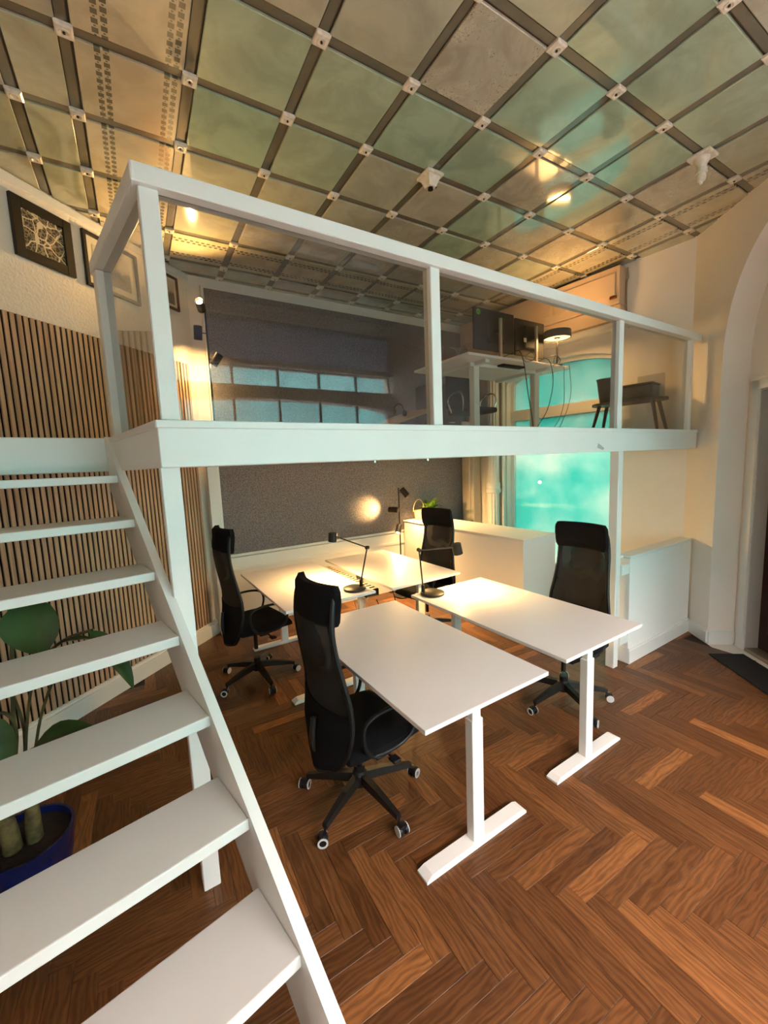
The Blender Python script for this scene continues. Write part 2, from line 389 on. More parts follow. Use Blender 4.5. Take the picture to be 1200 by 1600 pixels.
def tag(o, label=None, cat=None, group=None, kind=None):
    if label: o['label'] = label
    if cat: o['category'] = cat
    if group: o['group'] = group
    if kind: o['kind'] = kind
    return o
def empty(name, label, cat, M=None, loc=None, rz=0, group=None, kind=None):
    o = bpy.data.objects.new(name, None); COL.objects.link(o); o.empty_display_size = .1
    if M is not None: o.matrix_world = M
    else: o.location = loc or (0,0,0); o.rotation_euler = (0,0,rz)
    return tag(o, label, cat, group, kind)
def struct(name, mb, m, label, smooth=False, M=None, parent=None):
    o = mb.build(name, m, parent, smooth, M=M); o['kind'] = 'structure'
    if label: o['label'] = label
    return o
KIDS = {}
def children(o): return [c for c in bpy.data.objects if c.parent == o]
def copy_tree(o, parent=None):
    c = o.copy(); COL.objects.link(c); c.parent = parent
    for ch in children(o): copy_tree(ch, c)
    return c
def instance(src, name, parent, M):
    """another part sharing a mesh"""
    o = bpy.data.objects.new(name, src.data); COL.objects.link(o); o.parent = parent; o.matrix_local = M; return o

def wall_solid(name, outer, holes, M, thick, m, label):
    """wall in local x-z plane, thickness along local +y, with holes (lists of (u, z))"""
    bm = bmesh.new()
    for poly in [outer] + holes:
        vs_ = [bm.verts.new((u, 0, z)) for u, z in poly]
        for i in range(len(vs_)): bm.edges.new((vs_[i], vs_[(i+1) % len(vs_)]))
    bmesh.ops.triangle_fill(bm, use_beauty=True, use_dissolve=False, edges=bm.edges[:])
    g = bmesh.ops.extrude_face_region(bm, geom=bm.faces[:])
    bmesh.ops.translate(bm, vec=(0, thick, 0), verts=[e for e in g['geom'] if isinstance(e, bmesh.types.BMVert)])
    bmesh.ops.recalc_face_normals(bm, faces=bm.faces)
    me = bpy.data.meshes.new(name); bm.to_mesh(me); bm.free(); me.materials.append(m)
    o = bpy.data.objects.new(name, me); COL.objects.link(o); o.matrix_world = M
    o['kind'] = 'structure'; o['label'] = label
    return o

# ------------------------------------------------------------------ room shell
CZ = 4.0
LB = Vector((.68, 3.22)); LD = Vector((1, .87)).normalized(); LN = Vector((LD.y, -LD.x))      # left wall line, LN points into the room
F = Vector((4.90, .12)); CD = Vector((-.625, -.781)).normalized(); CNo = Vector((.781, -.625)).normalized()   # chamfer wall
WD = Vector((-.08, 1)).normalized()                                                       # window wall, from F to the back
YB = 3.2
CB = F + WD * ((YB + .02 - F.y) / WD.y)
chend = F + CD * 2.05
PL = LB - LD * 5.0
poly = [LB, CB, F, chend, Vector((chend.x, -3.6)), Vector((PL.x, -3.6)), PL]
def inside(p, grow=0.0):
    c = False; n = len(poly)
    for i in range(n):
        a, b = poly[i], poly[(i+1) % n]
        if (a.y > p[1]) != (b.y > p[1]) and p[0] < (b.x-a.x)*(p[1]-a.y)/(b.y-a.y)+a.x: c = not c
    if c or not grow: return c
    for i in range(n):
        a, b = poly[i], poly[(i+1) % n]; ab = b - a; t = max(0, min(1, (Vector(p[:2])-a).dot(ab)/ab.length_squared))
        if (a + ab*t - Vector(p[:2])).length < grow: return True
    return False

H = 4.12
wl = wall_solid('wall_left', [(-5.2, -.1), (.3, -.1), (.3, H), (-5.2, H)], [], frame(LB, LD), .2, rough_plaster, 'off-white textured plaster wall on the left behind the wooden slats')
wb = wall_solid('wall_back', [(-.4, -.1), (5.0, -.1), (5.0, H), (-.4, H)], [], frame((.4, YB), (1, 0)), .2, wall_paint, 'white back wall behind the grey felt panel')

# window wall: local x runs from back to front, local y outward
WM = frame(CB, -WD)
def wu(y): return (CB.y - y)          # local u for a world y (wall almost parallel to Y)
def arch_hole(u0, u1, z0, zs, rise, n=16):
    c = (u0+u1)/2; a = (u1-u0)/2
    pts = [(u0, z0), (u1, z0)]
    for i in range(n+1):
        t = PI*i/n; pts.append((c + a*math.cos(t), zs + rise*math.sin(t)))
    return pts
ww = wall_solid('wall_right', [(-.3, -.1), (wu(F.y)+.3, -.1), (wu(F.y)+.3, H), (-.3, H)], [arch_hole(wu(2.36), wu(.76), .32, 2.93, .23)], WM, .28, wall_paint, 'pale wall on the right holding the tall arched teal window')

# chamfer wall with arched niche
NJ0, NJ1 = .46, 1.96
CM = Matrix((Vector((CD.x, CD.y, 0)), Vector((CNo.x, CNo.y, 0)), Vector((0,0,1)))).transposed().to_4x4(); CM.translation = Vector((F.x, F.y, 0))
def arch2(u0, u1, zs, b, n=28):
    c = (u0+u1)/2; a = (u1-u0)/2
    return [(u0, -.02), (u1, -.02)] + [(c + a*math.cos(PI*i/n), zs + b*math.sin(PI*i/n)) for i in range(n+1)]
wc = wall_solid('wall_corner', [(-.25, -.1), (2.1, -.1), (2.1, H), (-.25, H)], [arch2(NJ0, NJ1, 2.72, 1.05)], CM, .24, wall_paint, 'peach-lit angled wall with a tall arched recess at the right')
CM2 = CM.copy(); CM2.translation = Vector((F.x + CNo.x*.24, F.y + CNo.y*.24, 0))
wn = wall_solid('wall_niche', [(.2, -.1), (2.1, -.1), (2.1, H), (.2, H)], [[(.60, -.02), (1.56, -.02), (1.56, 2.42), (.60, 2.42)]], CM2, .16, wall_paint, 'recessed wall inside the arch around the dark door')
fx0, fx1 = PL.x, chend.x
def fu(x): return x - (fx0 - .2)
FM = frame((fx0 - .2, -3.6), (1, 0))
FM = FM @ Matrix.Diagonal((1, -1, 1, 1))
wf = wall_solid('wall_front', [(0, -.1), (fu(fx1 + .3), -.1), (fu(fx1 + .3), H), (0, H)],
                [arch_hole(fu(-.02), fu(3.62), .35, 2.66, .16), [(fu(-.02), 2.98), (fu(3.62), 2.98), (fu(3.62), 3.24), (fu(-.02), 3.24)],
                 [(fu(-.02), 3.30), (fu(3.62), 3.30), (fu(3.62), 3.85), (fu(-.02), 3.85)]], FM, .25, wall_paint, 'street-side wall behind the viewer with a wide shop window')
struct('wall_side', MB().box((fx0-.2, -3.6, -.1), (fx0, PL.y + .1, H)), wall_paint, 'plain white wall far left behind the stairs')
struct('wall_side_right', MB().box((fx1, -3.6, -.1), (fx1+.2, chend.y, H)), wall_paint, 'short plain wall past the arched recess')

# floor base and herringbone planks
fl = struct('floor', MB().prism([(p.x, p.y) for p in poly], -.12, -.016), mat('dark_subfloor', (.03, .015, .008), .8), 'brown oak herringbone parquet floor')
PLn, PWd = .51, .085
rotf = math.radians(-2.0); fo = Vector((1.28, -.785))
plank_tmpl = None
def plank_mesh(L_, W_):
    g = .0006; b = .0008; h = .016
    x0, x1, y0, y1 = -L_/2+g, L_/2-g, -W_/2+g, W_/2-g
    vs_ = [(x0,y0,-h),(x1,y0,-h),(x1,y1,-h),(x0,y1,-h),(x0,y0,-b),(x1,y0,-b),(x1,y1,-b),(x0,y1,-b),(x0+b,y0+b,0),(x1-b,y0+b,0),(x1-b,y1-b,0),(x0+b,y1-b,0)]
    fs = [(0,1,5,4),(1,2,6,5),(2,3,7,6),(3,0,4,7),(4,5,9,8),(5,6,10,9),(6,7,11,10),(7,4,8,11),(8,9,10,11)]
    return vs_, fs
pv, pf = plank_mesh(PLn, PWd)
planks = []
camx = Vector((cam.matrix_world.translation.x, cam.matrix_world.translation.y))
iv = cam.matrix_world.inverted()
for k in range(-130, 130):
    for m_ in range(-9, 10):
        for kind in (0, 1):
            if kind == 0: cx, cy, r = k*PWd + PLn/2, -k*PWd - PWd/2, 0.0
            else: cx, cy, r = k*PWd - PWd/2, -k*PWd - PLn/2, -PI/2
            cy += m_*2*PLn
            v = Vector((cx, cy)); v.rotate(Matrix.Rotation(rotf, 2)); v += fo
            if not (fx0 < v.x < 5.2 and -3.7 < v.y < 3.3) or not inside(v, .05): continue
            q = iv @ Vector((v.x, v.y, 0)); 
            if q.z < -.1:
                px = 600 + 641.6*q.x/-q.z; py = 800 - 641.6*q.y/-q.z; vis = -80 < px < 1280 and py < 1680
            else: vis = False
            # visually open floor: nearest, unoccluded zone first
            score = (v - camx).length + (0 if vis and px > 330 else 6)
            planks.append((score, v.x, v.y, r + rotf))
planks.sort()
pm = None
for i, (s_, x, y, r) in enumerate(planks[:299]):
    M = Matrix.Translation((x, y, 0)) @ Matrix.Rotation(r, 4, 'Z')
    if pm is None:
        pm = MB().add(pv, pf).build('floor_plank', oak, fl, uv=[(v[0], v[1]) for v in pv]); pm.matrix_local = M
    else: instance(pm, 'floor_plank', fl, M)
rest = MB(); uvs = []
for s_, x, y, r in planks[299:]:
    c, s = math.cos(r), math.sin(r)
    rest.add([(x + c*a - s*b, y + s*a + c*b, z) for a, b, z in pv], pf); uvs += [(a, b) for a, b, z in pv]
ro = rest.build('floor_planks', oak, fl, uv=uvs); ro['kind'] = 'stuff'

# ceiling: grid of back-painted glass tiles
ce = struct('ceiling', MB().prism([(p.x, p.y) for p in poly], CZ + .012, CZ + .15), ceiling_void, 'old glazed ceiling of greenish glass squares in a grid with porcelain clips')
ca = math.radians(-1.6)
G0 = Vector((-.158, .781)); ex = Vector((math.cos(ca), math.sin(ca))); ey = Vector((-math.sin(ca), math.cos(ca)))
cols = {0: 0.0, -1: -.283}
for i in range(1, 12): cols[i] = .541*i
for i in range(2, 9): cols[-i] = -.283 - .541*(i-1)
rowsd = {-j: .5353*j for j in range(0, 5)}
rowsd[-5] = .5353*4 + .265; rowsd[-6] = rowsd[-5] + .3
for j in range(1, 10): rowsd[j] = -.5353*j
def gpt(a, b): return G0 + ex*a + ey*b
ci = sorted(cols); rj = sorted(rowsd, key=lambda j: rowsd[j])
BW = .031
tile_cache = {}
Rg = Matrix.Rotation(ca, 4, 'Z')
def tile_obj(wd, dp, m):
    key = (round(wd, 3), round(dp, 3), m.name)
    if key not in tile_cache:
        b = MB(); x, y, c = wd/2, dp/2, .004
        b.add([(-x,-y,.012),(x,-y,.012),(x,y,.012),(-x,y,.012),(-x,-y,.002),(x,-y,.002),(x,y,.002),(-x,y,.002),(-x+c,-y+c,-.001),(x-c,-y+c,-.001),(x-c,y-c,-.001),(-x+c,y-c,-.001)],
              [(0,1,2,3),(0,4,5,1),(1,5,6,2),(2,6,7,3),(3,7,4,0),(4,8,9,5),(5,9,10,6),(6,10,11,7),(7,11,8,4),(8,11,10,9)])
        me = bpy.data.meshes.new('ceiling_tile'); me.from_pydata(b.v, [], b.f); me.update(); me.materials.append(m)
        tile_cache[key] = me
    return tile_cache[key]
random.seed(3)
green_set = {(1,0),(2,0),(3,1),(4,1),(5,2),(6,2),(5,0),(6,1),(4,2),(3,2),(4,3),(5,3),(6,3),(5,-1),(2,1)}
worn_set = {(3,2),(5,1),(7,1),(7,2),(6,0),(7,0),(3,-2),(4,-2),(2,-2),(6,-1),(5,-2),(4,-1)}
for a in range(len(ci)-1):
    i = ci[a]; x0, x1 = cols[i], cols[ci[a+1]]
    for b_ in range(len(rj)-1):
        j = rj[b_+1]; y0, y1 = rowsd[rj[b_]], rowsd[j]     # j = upper (far) row index
        c = gpt((x0+x1)/2, (y0+y1)/2)
        if not inside(c, .42): continue
        mm = tile_plain
        jj = rj[b_]
        if jj == -3 and i >= 0 and i < 9: mm = tile_orn_x
        elif i == 0 and jj > -3: mm = tile_orn_y
        elif i == 8 and jj > -3: mm = tile_orn_y2
        elif (i, jj) in worn_set: mm = tile_worn
        elif (i, jj) in green_set or (jj >= 1 and i >= 1 and random.random() < .5): mm = tile_green
        if i <= -1 or jj <= -4: mm = tile_plain
        o = bpy.data.objects.new('ceiling_tile', tile_obj(x1-x0-2*BW, y1-y0-2*BW, mm)); COL.objects.link(o); o.parent = ce
        o.matrix_local = Matrix.Translation((c.x, c.y, CZ)) @ Rg
# glass bands along the joints
for i in ci:
    a = [gpt(cols[i] + s*BW*.86, y) for s, y in ((-.98, rowsd[9]), (.68, rowsd[9]), (.68, rowsd[-6]), (-.98, rowsd[-6]))]
    if not any(inside(gpt(cols[i], rowsd[9] + t*.5)) for t in range(14)): continue
    MB().prism([(p.x, p.y) for p in a], CZ + .005, CZ + .012).build('glass_band', band_glass, ce)
for j in rj:
    for a0 in range(len(ci)-1):
        x0, x1 = cols[ci[a0]] + BW, cols[ci[a0+1]] - BW
        if not inside(gpt((x0+x1)/2, rowsd[j]), .1): continue
        a = [gpt(x, rowsd[j] + s*BW*.86) for s, x in ((-.98, x0), (-.98, x1), (.68, x1), (.68, x0))]
        MB().prism([(p.x, p.y) for p in a], CZ + .005, CZ + .012).build('glass_band', band_glass, ce)
# porcelain clips with a ring and a screw
cb = MB(); s_ = .0375
cb.add([(-s_,-s_,.004),(s_,-s_,.004),(s_,s_,.004),(-s_,s_,.004),(-s_,-s_,-.010),(s_,-s_,-.010),(s_,s_,-.010),(-s_,s_,-.010),
        (-s_+.007,-s_+.007,-.016),(s_-.007,-s_+.007,-.016),(s_-.007,s_-.007,-.016),(-s_+.007,s_-.007,-.016)],
       [(0,1,2,3),(0,4,5,1),(1,5,6,2),(2,6,7,3),(3,7,4,0),(4,8,9,5),(5,9,10,6),(6,10,11,7),(7,11,8,4),(8,11,10,9)])
cb.lathe([(.017, -.015), (.022, -.015), (.021, -.021), (.016, -.020), (.012, -.016)], n=14)
cs = MB().lathe([(.0065, -.014), (.0065, -.022), (.003, -.024)], n=8)
clip0 = None
special = {(4, 0), (7, 2)}
for i in ci:
    for j in rj:
        p = gpt(cols[i], rowsd[j])
        if not inside(p, .0) or (i, j) in special: continue
        M = Matrix.Translation((p.x, p.y, CZ)) @ Rg
        if clip0 is None:
            clip0 = cb.build('porcelain_clip', porcelain, ce); clip0.matrix_local = M
            scr0 = cs.build('screw', mat('dark_screw', (.05, .04, .03), .4, .6), clip0)
        else:
            o = instance(clip0, 'porcelain_clip', ce, M)
            if i >= 0 and abs(j) <= 5: instance(scr0, 'screw', o, Matrix())

# baseboards and trims
def skirting(name, p, q, nrm, h=.15, t=.018, mm=white_paint, label=None):
    p, q = Vector(p), Vector(q); d = q - p; L_ = d.length; M = frame((p.x, p.y), d)
    s = 1 if Vector((-d.y, d.x)).dot(Vector(nrm)) > 0 else -1
    b = MB(); y1 = s*t
    b.box((0, min(0, y1), 0), (L_, max(0, y1), h*.82)); b.box((0, min(0, s*t*.6), h*.82), (L_, max(0, s*t*.6), h*.94)); b.box((0, min(0, s*t*.35), h*.94), (L_, max(0, s*t*.35), h))
    return struct(name, b, mm, label, M=M)
a_ = LB - LD*4.9 + LN*.0
skirting('baseboard_left', LB - LD*4.9, LB - LD*.06, LN, .165, .045, label='plain white baseboard under the wooden slats')
skirting('baseboard_corner', F, F + CD*NJ0, -CNo, .13, .018, label='moulded white baseboard on the angled right wall')
skirting('baseboard_jamb', F + CD*NJ0, F + CD*NJ0 + CNo*.24, CD, .13, .018, label='short white baseboard in the arched recess')
struct('trim_1', MB().box((-5, -.012, 3.93), (.0, 0, 3.99)), white_paint, 'thin white strip under the ceiling on the left wall', M=frame(LB, LD))
# door in the niche
casing = MB(); 
casing.box((.52, -.02, 0), (.60, 0, 2.50)); casing.box((1.56, -.02, 0), (1.64, 0, 2.50)); casing.box((.52, -.02, 2.42), (1.64, 0, 2.50)); casing.box((.50, -.03, 2.50), (1.66, 0, 2.525))
do = struct('door_1', MB().rbox((.60, .11, .02), (1.56, .155, 2.42), .004), door_red, 'dark red wooden door in the arched recess at the right edge', M=CM2)
casing.build('door_casing', white_paint, do); 
jb = MB(); jb.box((.60, -.0, 0), (.612, .11, 2.42)); jb.box((1.548, 0, 0), (1.56, .11, 2.42)); jb.box((.60, 0, 2.408), (1.56, .11, 2.42)); jb.build('door_jamb', mat('grey_white_jamb', (.55, .54, .50), .5), do)
for z0, z1 in ((.2, .95), (1.1, 2.25)):
    pb = MB(); pb.rbox((.72, .095, z0), (1.44, .113, z1), .006); pb.build('door_panel', door_red, do)
hb = MB(); hb.cyl((1.48, .11, 1.03), (1.48, .05, 1.03), .010); hb.cyl((1.48, .055, 1.03), (1.36, .055, 1.03), .009); hb.build('door_handle', brass, do, smooth=True)
MB().box((.60, .0, -.015), (1.56, .16, .02)).build('threshold', mat('worn_metal_sill', (.35, .30, .22), .4, .6), do)

# ------------------------------------------------------------------ windows
def pane_poly(name, pts, M, m, parent, y0, t=.006):
    b = MB(); n = len(pts)
    b.add([(u, y0, z) for u, z in pts] + [(u, y0+t, z) for u, z in pts], [tuple(range(n)), tuple(range(n, 2*n))[::-1]] + [(i, (i+1) % n, n+(i+1) % n, n+i) for i in range(n)])
    o = b.build(name, m, parent); return o
win = struct('window_1', MB().box((wu(2.36), .10, .32), (wu(.76), .17, .40)), white_paint, 'tall arched window with teal film and a white transom on the right', M=WM)
u0, u1 = wu(2.36), wu(.76)
fr = MB(); fr.box((u0, .10, .40), (u0+.05, .17, 2.94)); fr.box((u1-.05, .10, .40), (u1, .17, 2.94))
n = 16; c_ = (u0+u1)/2; a_ = (u1-u0)/2
for i in range(n):
    pts = []
    for t_ in (PI*i/n, PI*(i+1)/n):
        for rr in (0, .055): pts.append((c_ + (a_-rr)*math.cos(t_), 2.93 + (.23-rr*.9)*math.sin(t_)))
    q = [pts[0], pts[2], pts[3], pts[1]]
    fr.add([(u, .10, z) for u, z in q] + [(u, .17, z) for u, z in q], [(0,1,2,3),(7,6,5,4),(0,4,5,1),(1,5,6,2),(2,6,7,3),(3,7,4,0)])
fr.build('window_frame', white_paint, win)
MB().rbox((u0, .08, 2.43), (u1, .18, 2.58), .008).build('transom', iron_white, win)
pane_poly('window_pane', [(u0+.05, .40), (u1-.05, .40), (u1-.05, 2.43), (u0+.05, 2.43)], WM, teal_film, win, .135)
pts = [(u0+.05, 2.58), (u1-.05, 2.58)] + [(c_ + (a_-.05)*math.cos(PI*i/n), 2.93 + .18*math.sin(PI*i/n)) for i in range(n+1)]
pane_poly('window_pane', pts, WM, teal_film, win, .135)
MB().rbox((u0-.03, -.06, .29), (u1+.03, .12, .32), .005).build('window_sill', white_paint, win)

w2 = struct('window_2', MB().box((fu(-.02), .08, .35), (fu(3.62), .16, .43)), white_paint, 'wide street window behind the viewer mirrored in the railing panes', M=FM)
ux0, ux1 = fu(-.02), fu(3.62); np_ = 6; wp = (ux1-ux0)/np_
fr = MB(); c_ = (ux0+ux1)/2; a_ = (ux1-ux0)/2; n = 24
def az(u): return 2.66 + .16*math.sqrt(max(0, 1-((u-c_)/a_)**2))
for k in range(np_+1):
    u = ux0 + wp*k; uu0, uu1 = max(ux0, u-.012), min(ux1, u+.012)
    fr.box((uu0, .09, .43), (uu1, .14, az(u)+.02)); fr.box((uu0, .09, 2.98), (uu1, .14, 3.24))
for z0, z1 in ((2.98, 2.99), (3.23, 3.24), (3.30, 3.32), (3.83, 3.85)): fr.box((ux0, .09, z0), (ux1, .14, z1))
fr.build('window_frame', mat('dark_grey_window_frame', (.10, .11, .11), .5), w2)
for k in range(np_):
    a, b = ux0+wp*k+.012, ux0+wp*(k+1)-.012
    pp = [(a, .43), (b, .43)] + [(b + (a-b)*t/6, az(b + (a-b)*t/6)) for t in range(7)]
    pane_poly('window_pane', pp, FM, front_film, w2, .11)
    pane_poly('window_pane', [(a, 2.99), (b, 2.99), (b, 3.23), (a, 3.23)], FM, front_film, w2, .11)
pane_poly('roller_blind', [(ux0, 3.32), (ux1, 3.32), (ux1, 3.83), (ux0, 3.83)], FM, blind_m, w2, .11)

# street outside
tag(MB().box((-14, -16, -.5), (24, 20, -.42)).build('street_pavement', asphalt), kind='structure', label='grey street paving outside the windows')
def facade(name, M, wd, ht, label):
    o = struct(name, MB().box((0, 0, -.4), (wd, .5, ht)), outside_wall, label, M=M)
    for k in range(int(wd/2.2) if 'front' not in name else 0):
        for zz in (.9, 4.2):
            MB().box((.6+2.2*k, -.06, zz), (1.9+2.2*k, 0, zz+1.9)).build('facade_window', outside_dark, o)
    return o
facade('wall_street_opposite', frame((15, 14), (0, -1)), 22, 5.2, 'pale building across the street seen through the teal window')
outside_wall = mat('added_teal_facade', (.05, .30, .31), .4, noise=(.8, .6))  # unseen building added to give the acrylic panes a teal reflection
facade('wall_added_front', frame((12, -11), (-1, 0)) @ Matrix.Diagonal((1, 1, 1, 1)), 24, 6.2, 'added teal building behind the viewer, unseen, colouring the reflections in the railing panes')

# ------------------------------------------------------------------ left wall slat panel
SL = empty('slat_wall_panel', 'upright oak slats on black felt covering the lower left wall', 'wall panel', M=frame(LB, LD))
MB().box((-4.0, -.012, .165), (-.135, 0, 3.04)).build('felt_backing', slat_back, SL)
pitch = .0432; s0 = None; x = -.155; k = 0
while x > -3.98:
    if s0 is None:
        s0 = MB().rbox((-.0138, -.023, -1.4375), (.0138, -.012, 1.4375), .0015, 1).build('slat', slat_m, SL); s0.location = (x, 0, 1.6025)
    else: instance(s0, 'slat', SL, Matrix.Translation((x, 0, 1.6025)))
    x -= pitch

# ------------------------------------------------------------------ pictures
def picture(name, x0, x1, z0, z1, border, m_print, label, mat_w=0, fm=dark_frame):
    M = frame(LB, LD) @ Matrix.Translation(((x0+x1)/2, 0, (z0+z1)/2))
    r = empty(name, label, 'picture', M=M); w_, h_ = (x1-x0)/2, (z1-z0)/2; b = MB()
    for q in ((-w_, -h_, -w_+border, h_), (w_-border, -h_, w_, h_), (-w_+border, -h_, w_-border, -h_+border), (-w_+border, h_-border, w_-border, h_)):
        b.rbox((q[0], -.03, q[1]), (q[2], -.002, q[3]), .003, 1)
    b.build('frame', fm, r)
    if mat_w:
        MB().box((-w_+border, -.012, -h_+border), (w_-border, -.008, h_-border)).build('passe_partout', paper_mat, r)
    bb = border + mat_w
    MB().box((-w_+bb, -.015, -h_+bb), (w_-bb, -.0125, h_-bb)).build('print', m_print, r)
    return r
picture('picture_frame', -1.713, -1.292, 3.455, 3.863, .066, map_print, 'square black frame with a pale city street map, leftmost on the wall')
picture('picture_frame', -1.20, -.685, 3.447, 3.88, .028, landscape, 'black framed misty tree landscape behind the railing corner', mat_w=.055)
picture('picture_frame', -.45, -.190, 3.555, 3.885, .022, landscape, 'small brown framed picture, rightmost next to the wall corner', mat_w=.03, fm=mat('brown_frame', (.10, .035, .02), .4))

# ------------------------------------------------------------------ back wall: felt, wainscot
FP = empty('felt_wall_panel', 'large dark grey felt panel on the back wall', 'wall panel', loc=(0, YB, 0))
fp = MB(); fp.rbox((.815, -.045, .905), (4.62, -.003, 3.875), .004, 1); fp.build('felt_sheet', felt, FP)
b = MB(); b.box((.785, -.055, .875), (.812, -.003, 3.90)); b.box((.785, -.055, .878), (4.62, -.003, .902)); b.build('edge_strip', white_paint, FP)
struct('trim_2', MB().box((.80, YB-.05, 0), (4.6, YB-.001, .86)), white_paint, 'white panelled dado below the grey felt').location = (0,0,0)
struct('trim_3', MB().rbox((.80, YB-.062, .70), (4.6, YB-.04, .735), .004), white_paint, 'narrow white rail along the dado')

# ------------------------------------------------------------------ window side: shutter box, cornice, column
SB = empty('shutter_box', 'cream wooden shutter box with panelled flaps above the teal window', 'shutter box', M=WM)
ub0, ub1 = wu(3.1), wu(.76)
MB().rbox((ub0, -.16, 3.56), (ub1, -.001, 3.955), .006).build('casing', shutter_m, SB)
for q in range(3):
    a = ub0 + .03 + q*(ub1-ub0-.03)/3
    MB().rbox((a, -.178, 3.645), (a + (ub1-ub0)/3 - .05, -.158, 3.885), .006, 1).build('flap', shutter_m, SB)
MB().rbox((ub0, -.13, 3.40), (ub1, -.001, 3.555), .006).build('lower_board', shutter_m, SB)
MB().rbox((ub0, -.10, 3.30), (ub1, -.001, 3.395), .03, 3).build('cornice', iron_white, SB)
b = MB(); b.rbox((ub1-.09, -.20, 3.605), (ub1-.02, -.175, 3.64), .004, 1); b.cyl((ub1-.06, -.19, 3.62), (ub1-.06, -.215, 3.62), .010, n=8)
b.build('latch', mat('rusty_brass', (.22, .08, .03), .4, .7), SB)
b = MB(); b.tube(smooth_path([(ub1+.02, -.02, 3.95), (ub1+.03, -.02, 3.85), (ub1+.015, -.02, 3.78), (ub1+.02, -.02, 3.5), (ub1+.05, -.02, 3.46), (ub1+.05, -.02, 3.3)]), .008, 6); b.build('wall_cable', mat('dusty_cable', (.35, .28, .20), .7), SB)

CO = empty('cast_iron_column', 'cream fluted cast iron column between the felt panel and the teal window', 'column', loc=(4.575, 2.50, 0))
MB().lathe([(.125, 0), (.125, .25), (.105, .3), (.10, .34)], n=24).build('base', iron_white, CO, smooth=True)
prof = []; b = MB(); nF = 48; lv = [.34, 1.35, 1.352, 1.45, 1.452, 3.6]; 
vs_ = []
for z in [.34, 1.38, 1.55, 3.10]:
    for i in range(nF):
        t_ = 2*PI*i/nF; r_ = .088 - (.009 if i % 4 < 2 else 0); vs_.append((r_*math.cos(t_), r_*math.sin(t_), z))
b.add(vs_, [(k*nF+i, k*nF+(i+1) % nF, (k+1)*nF+(i+1) % nF, (k+1)*nF+i) for k in range(3) for i in range(nF)]); b.build('fluted_shaft', iron_white, CO)
MB().lathe([(.09, 1.38), (.112, 1.40), (.112, 1.44), (.098, 1.46), (.105, 1.49), (.105, 1.52), (.09, 1.55)], n=24).build('ring', iron_white, CO, smooth=True)
MB().lathe([(.09, 3.09), (.12, 3.14), (.14, 3.20), (.15, 3.24), (.15, 3.285)], n=24).build('capital', iron_white, CO, smooth=True)
b = MB(); b.rbox((4.64, 2.37, 0), (4.70, 2.40, 3.28), .01, 1); b.rbox((4.672, 2.60, 0), (4.70, 2.78, 3.28), .01, 1)
struct('trim_4', b, iron_white, 'cream moulded window casing beside the iron column')
b = MB(); b.rbox((4.50, 2.84, 0), (4.66, 3.10, 3.28), .01, 1); b.rbox((4.48, 2.90, 0), (4.50, 3.04, 3.28), .008, 1)
struct('trim_5', b, mat('beige_pilaster', (.60, .50, .38), .6), 'beige moulded pilaster in the back right corner')

# ------------------------------------------------------------------ mezzanine
ZT, ZB = 2.107, 1.921
sd = Vector((-.1745, .9848)).normalized()           # direction of platform side and of the stairs
snr = Vector((.9848, .1745))                         # across the stairs (to the right)
PE = sd * .985                                       # back end of the short side
t_hit = None
# left beam runs along -snr until it meets the left wall
den = snr.x*LN.x + snr.y*LN.y
tw = ((PE - LB).dot(LN) - .05) / den
PW = PE - snr * tw
MZ = empty('mezzanine', 'white painted loft platform on square posts spanning the room', 'mezzanine', loc=(0,0,0))
wr = .10
deck = [(.01, .04), (4.80, .04), (F.x-.06, F.y+.06), ((F + WD*2.9).x-.35, 2.95), (4.25, 3.12), (.82, 3.12)]
lw = LB + LN*.06
deck += [(lw.x - LD.x*.02, lw.y - LD.y*.02), (PW.x + .02, PW.y + .03), (PE.x + .03, PE.y + .03)]
MB().prism(deck, ZB + .02, ZT - .012).build('deck', white_paint, MZ)
fb = MB(); fb.rbox((0, 0, ZB), (4.79, .035, ZT - .03), .003, 1); fb.build('front_fascia', white_paint, MZ)
MB().rbox((-.004, -.006, ZT - .031), (4.80, .06, ZT), .003, 1).build('front_capping', white_paint, MZ)
SM = frame((0, 0), sd)
MB().rbox((0.0, -.002, ZB), (PE.length, .033, ZT - .03), .003, 1).build('side_fascia', white_paint, MZ, M=SM @ Matrix.Translation((0, -.033, 0)))
MB().rbox((-.002, -.045, ZT - .031), (PE.length, .006, ZT), .003, 1).build('side_capping', white_paint, MZ, M=SM)
BM_ = frame((PE.x, PE.y), -snr)
MB().rbox((-.02, -.035, ZB), (tw, 0, ZT), .004, 1).build('stair_beam', white_paint, MZ, M=BM_)
def post(x, y, z0, z1, w_=.07, d_=.07, name='support_post', parent=MZ, rot=0):
    b = MB(); b.rbox((-w_/2, -d_/2, z0), (w_/2, d_/2, z1), .004, 1); o = b.build(name, white_paint, parent); o.location = (x, y, 0); o.rotation_euler = (0, 0, rot); return o
post(.033, .068, 0, ZB+.02, .072, .075)
post(3.425, .062, 0, ZB+.02, .070, .075)
post(.722, 3.09, 0, ZB+.02, .11, .09)
# scuffs on the fascia
b = MB(); b.add([(3.02, -.0008, 1.955), (3.10, -.0008, 1.935), (3.12, -.0008, 1.95), (3.07, -.0008, 1.975), (3.03, -.0008, 1.99)], [(0,1,2,3,4)])
b.build('scuff_mark', mat('grey_scuff', (.42, .42, .39), .8), MZ)
for x_ in (1.02, 1.38):
    MB().lathe([(.006, 0), (.006, .012), (.002, .014)], (x_, .06, ZB - .013), 8).build('screw_head', chrome, MZ)

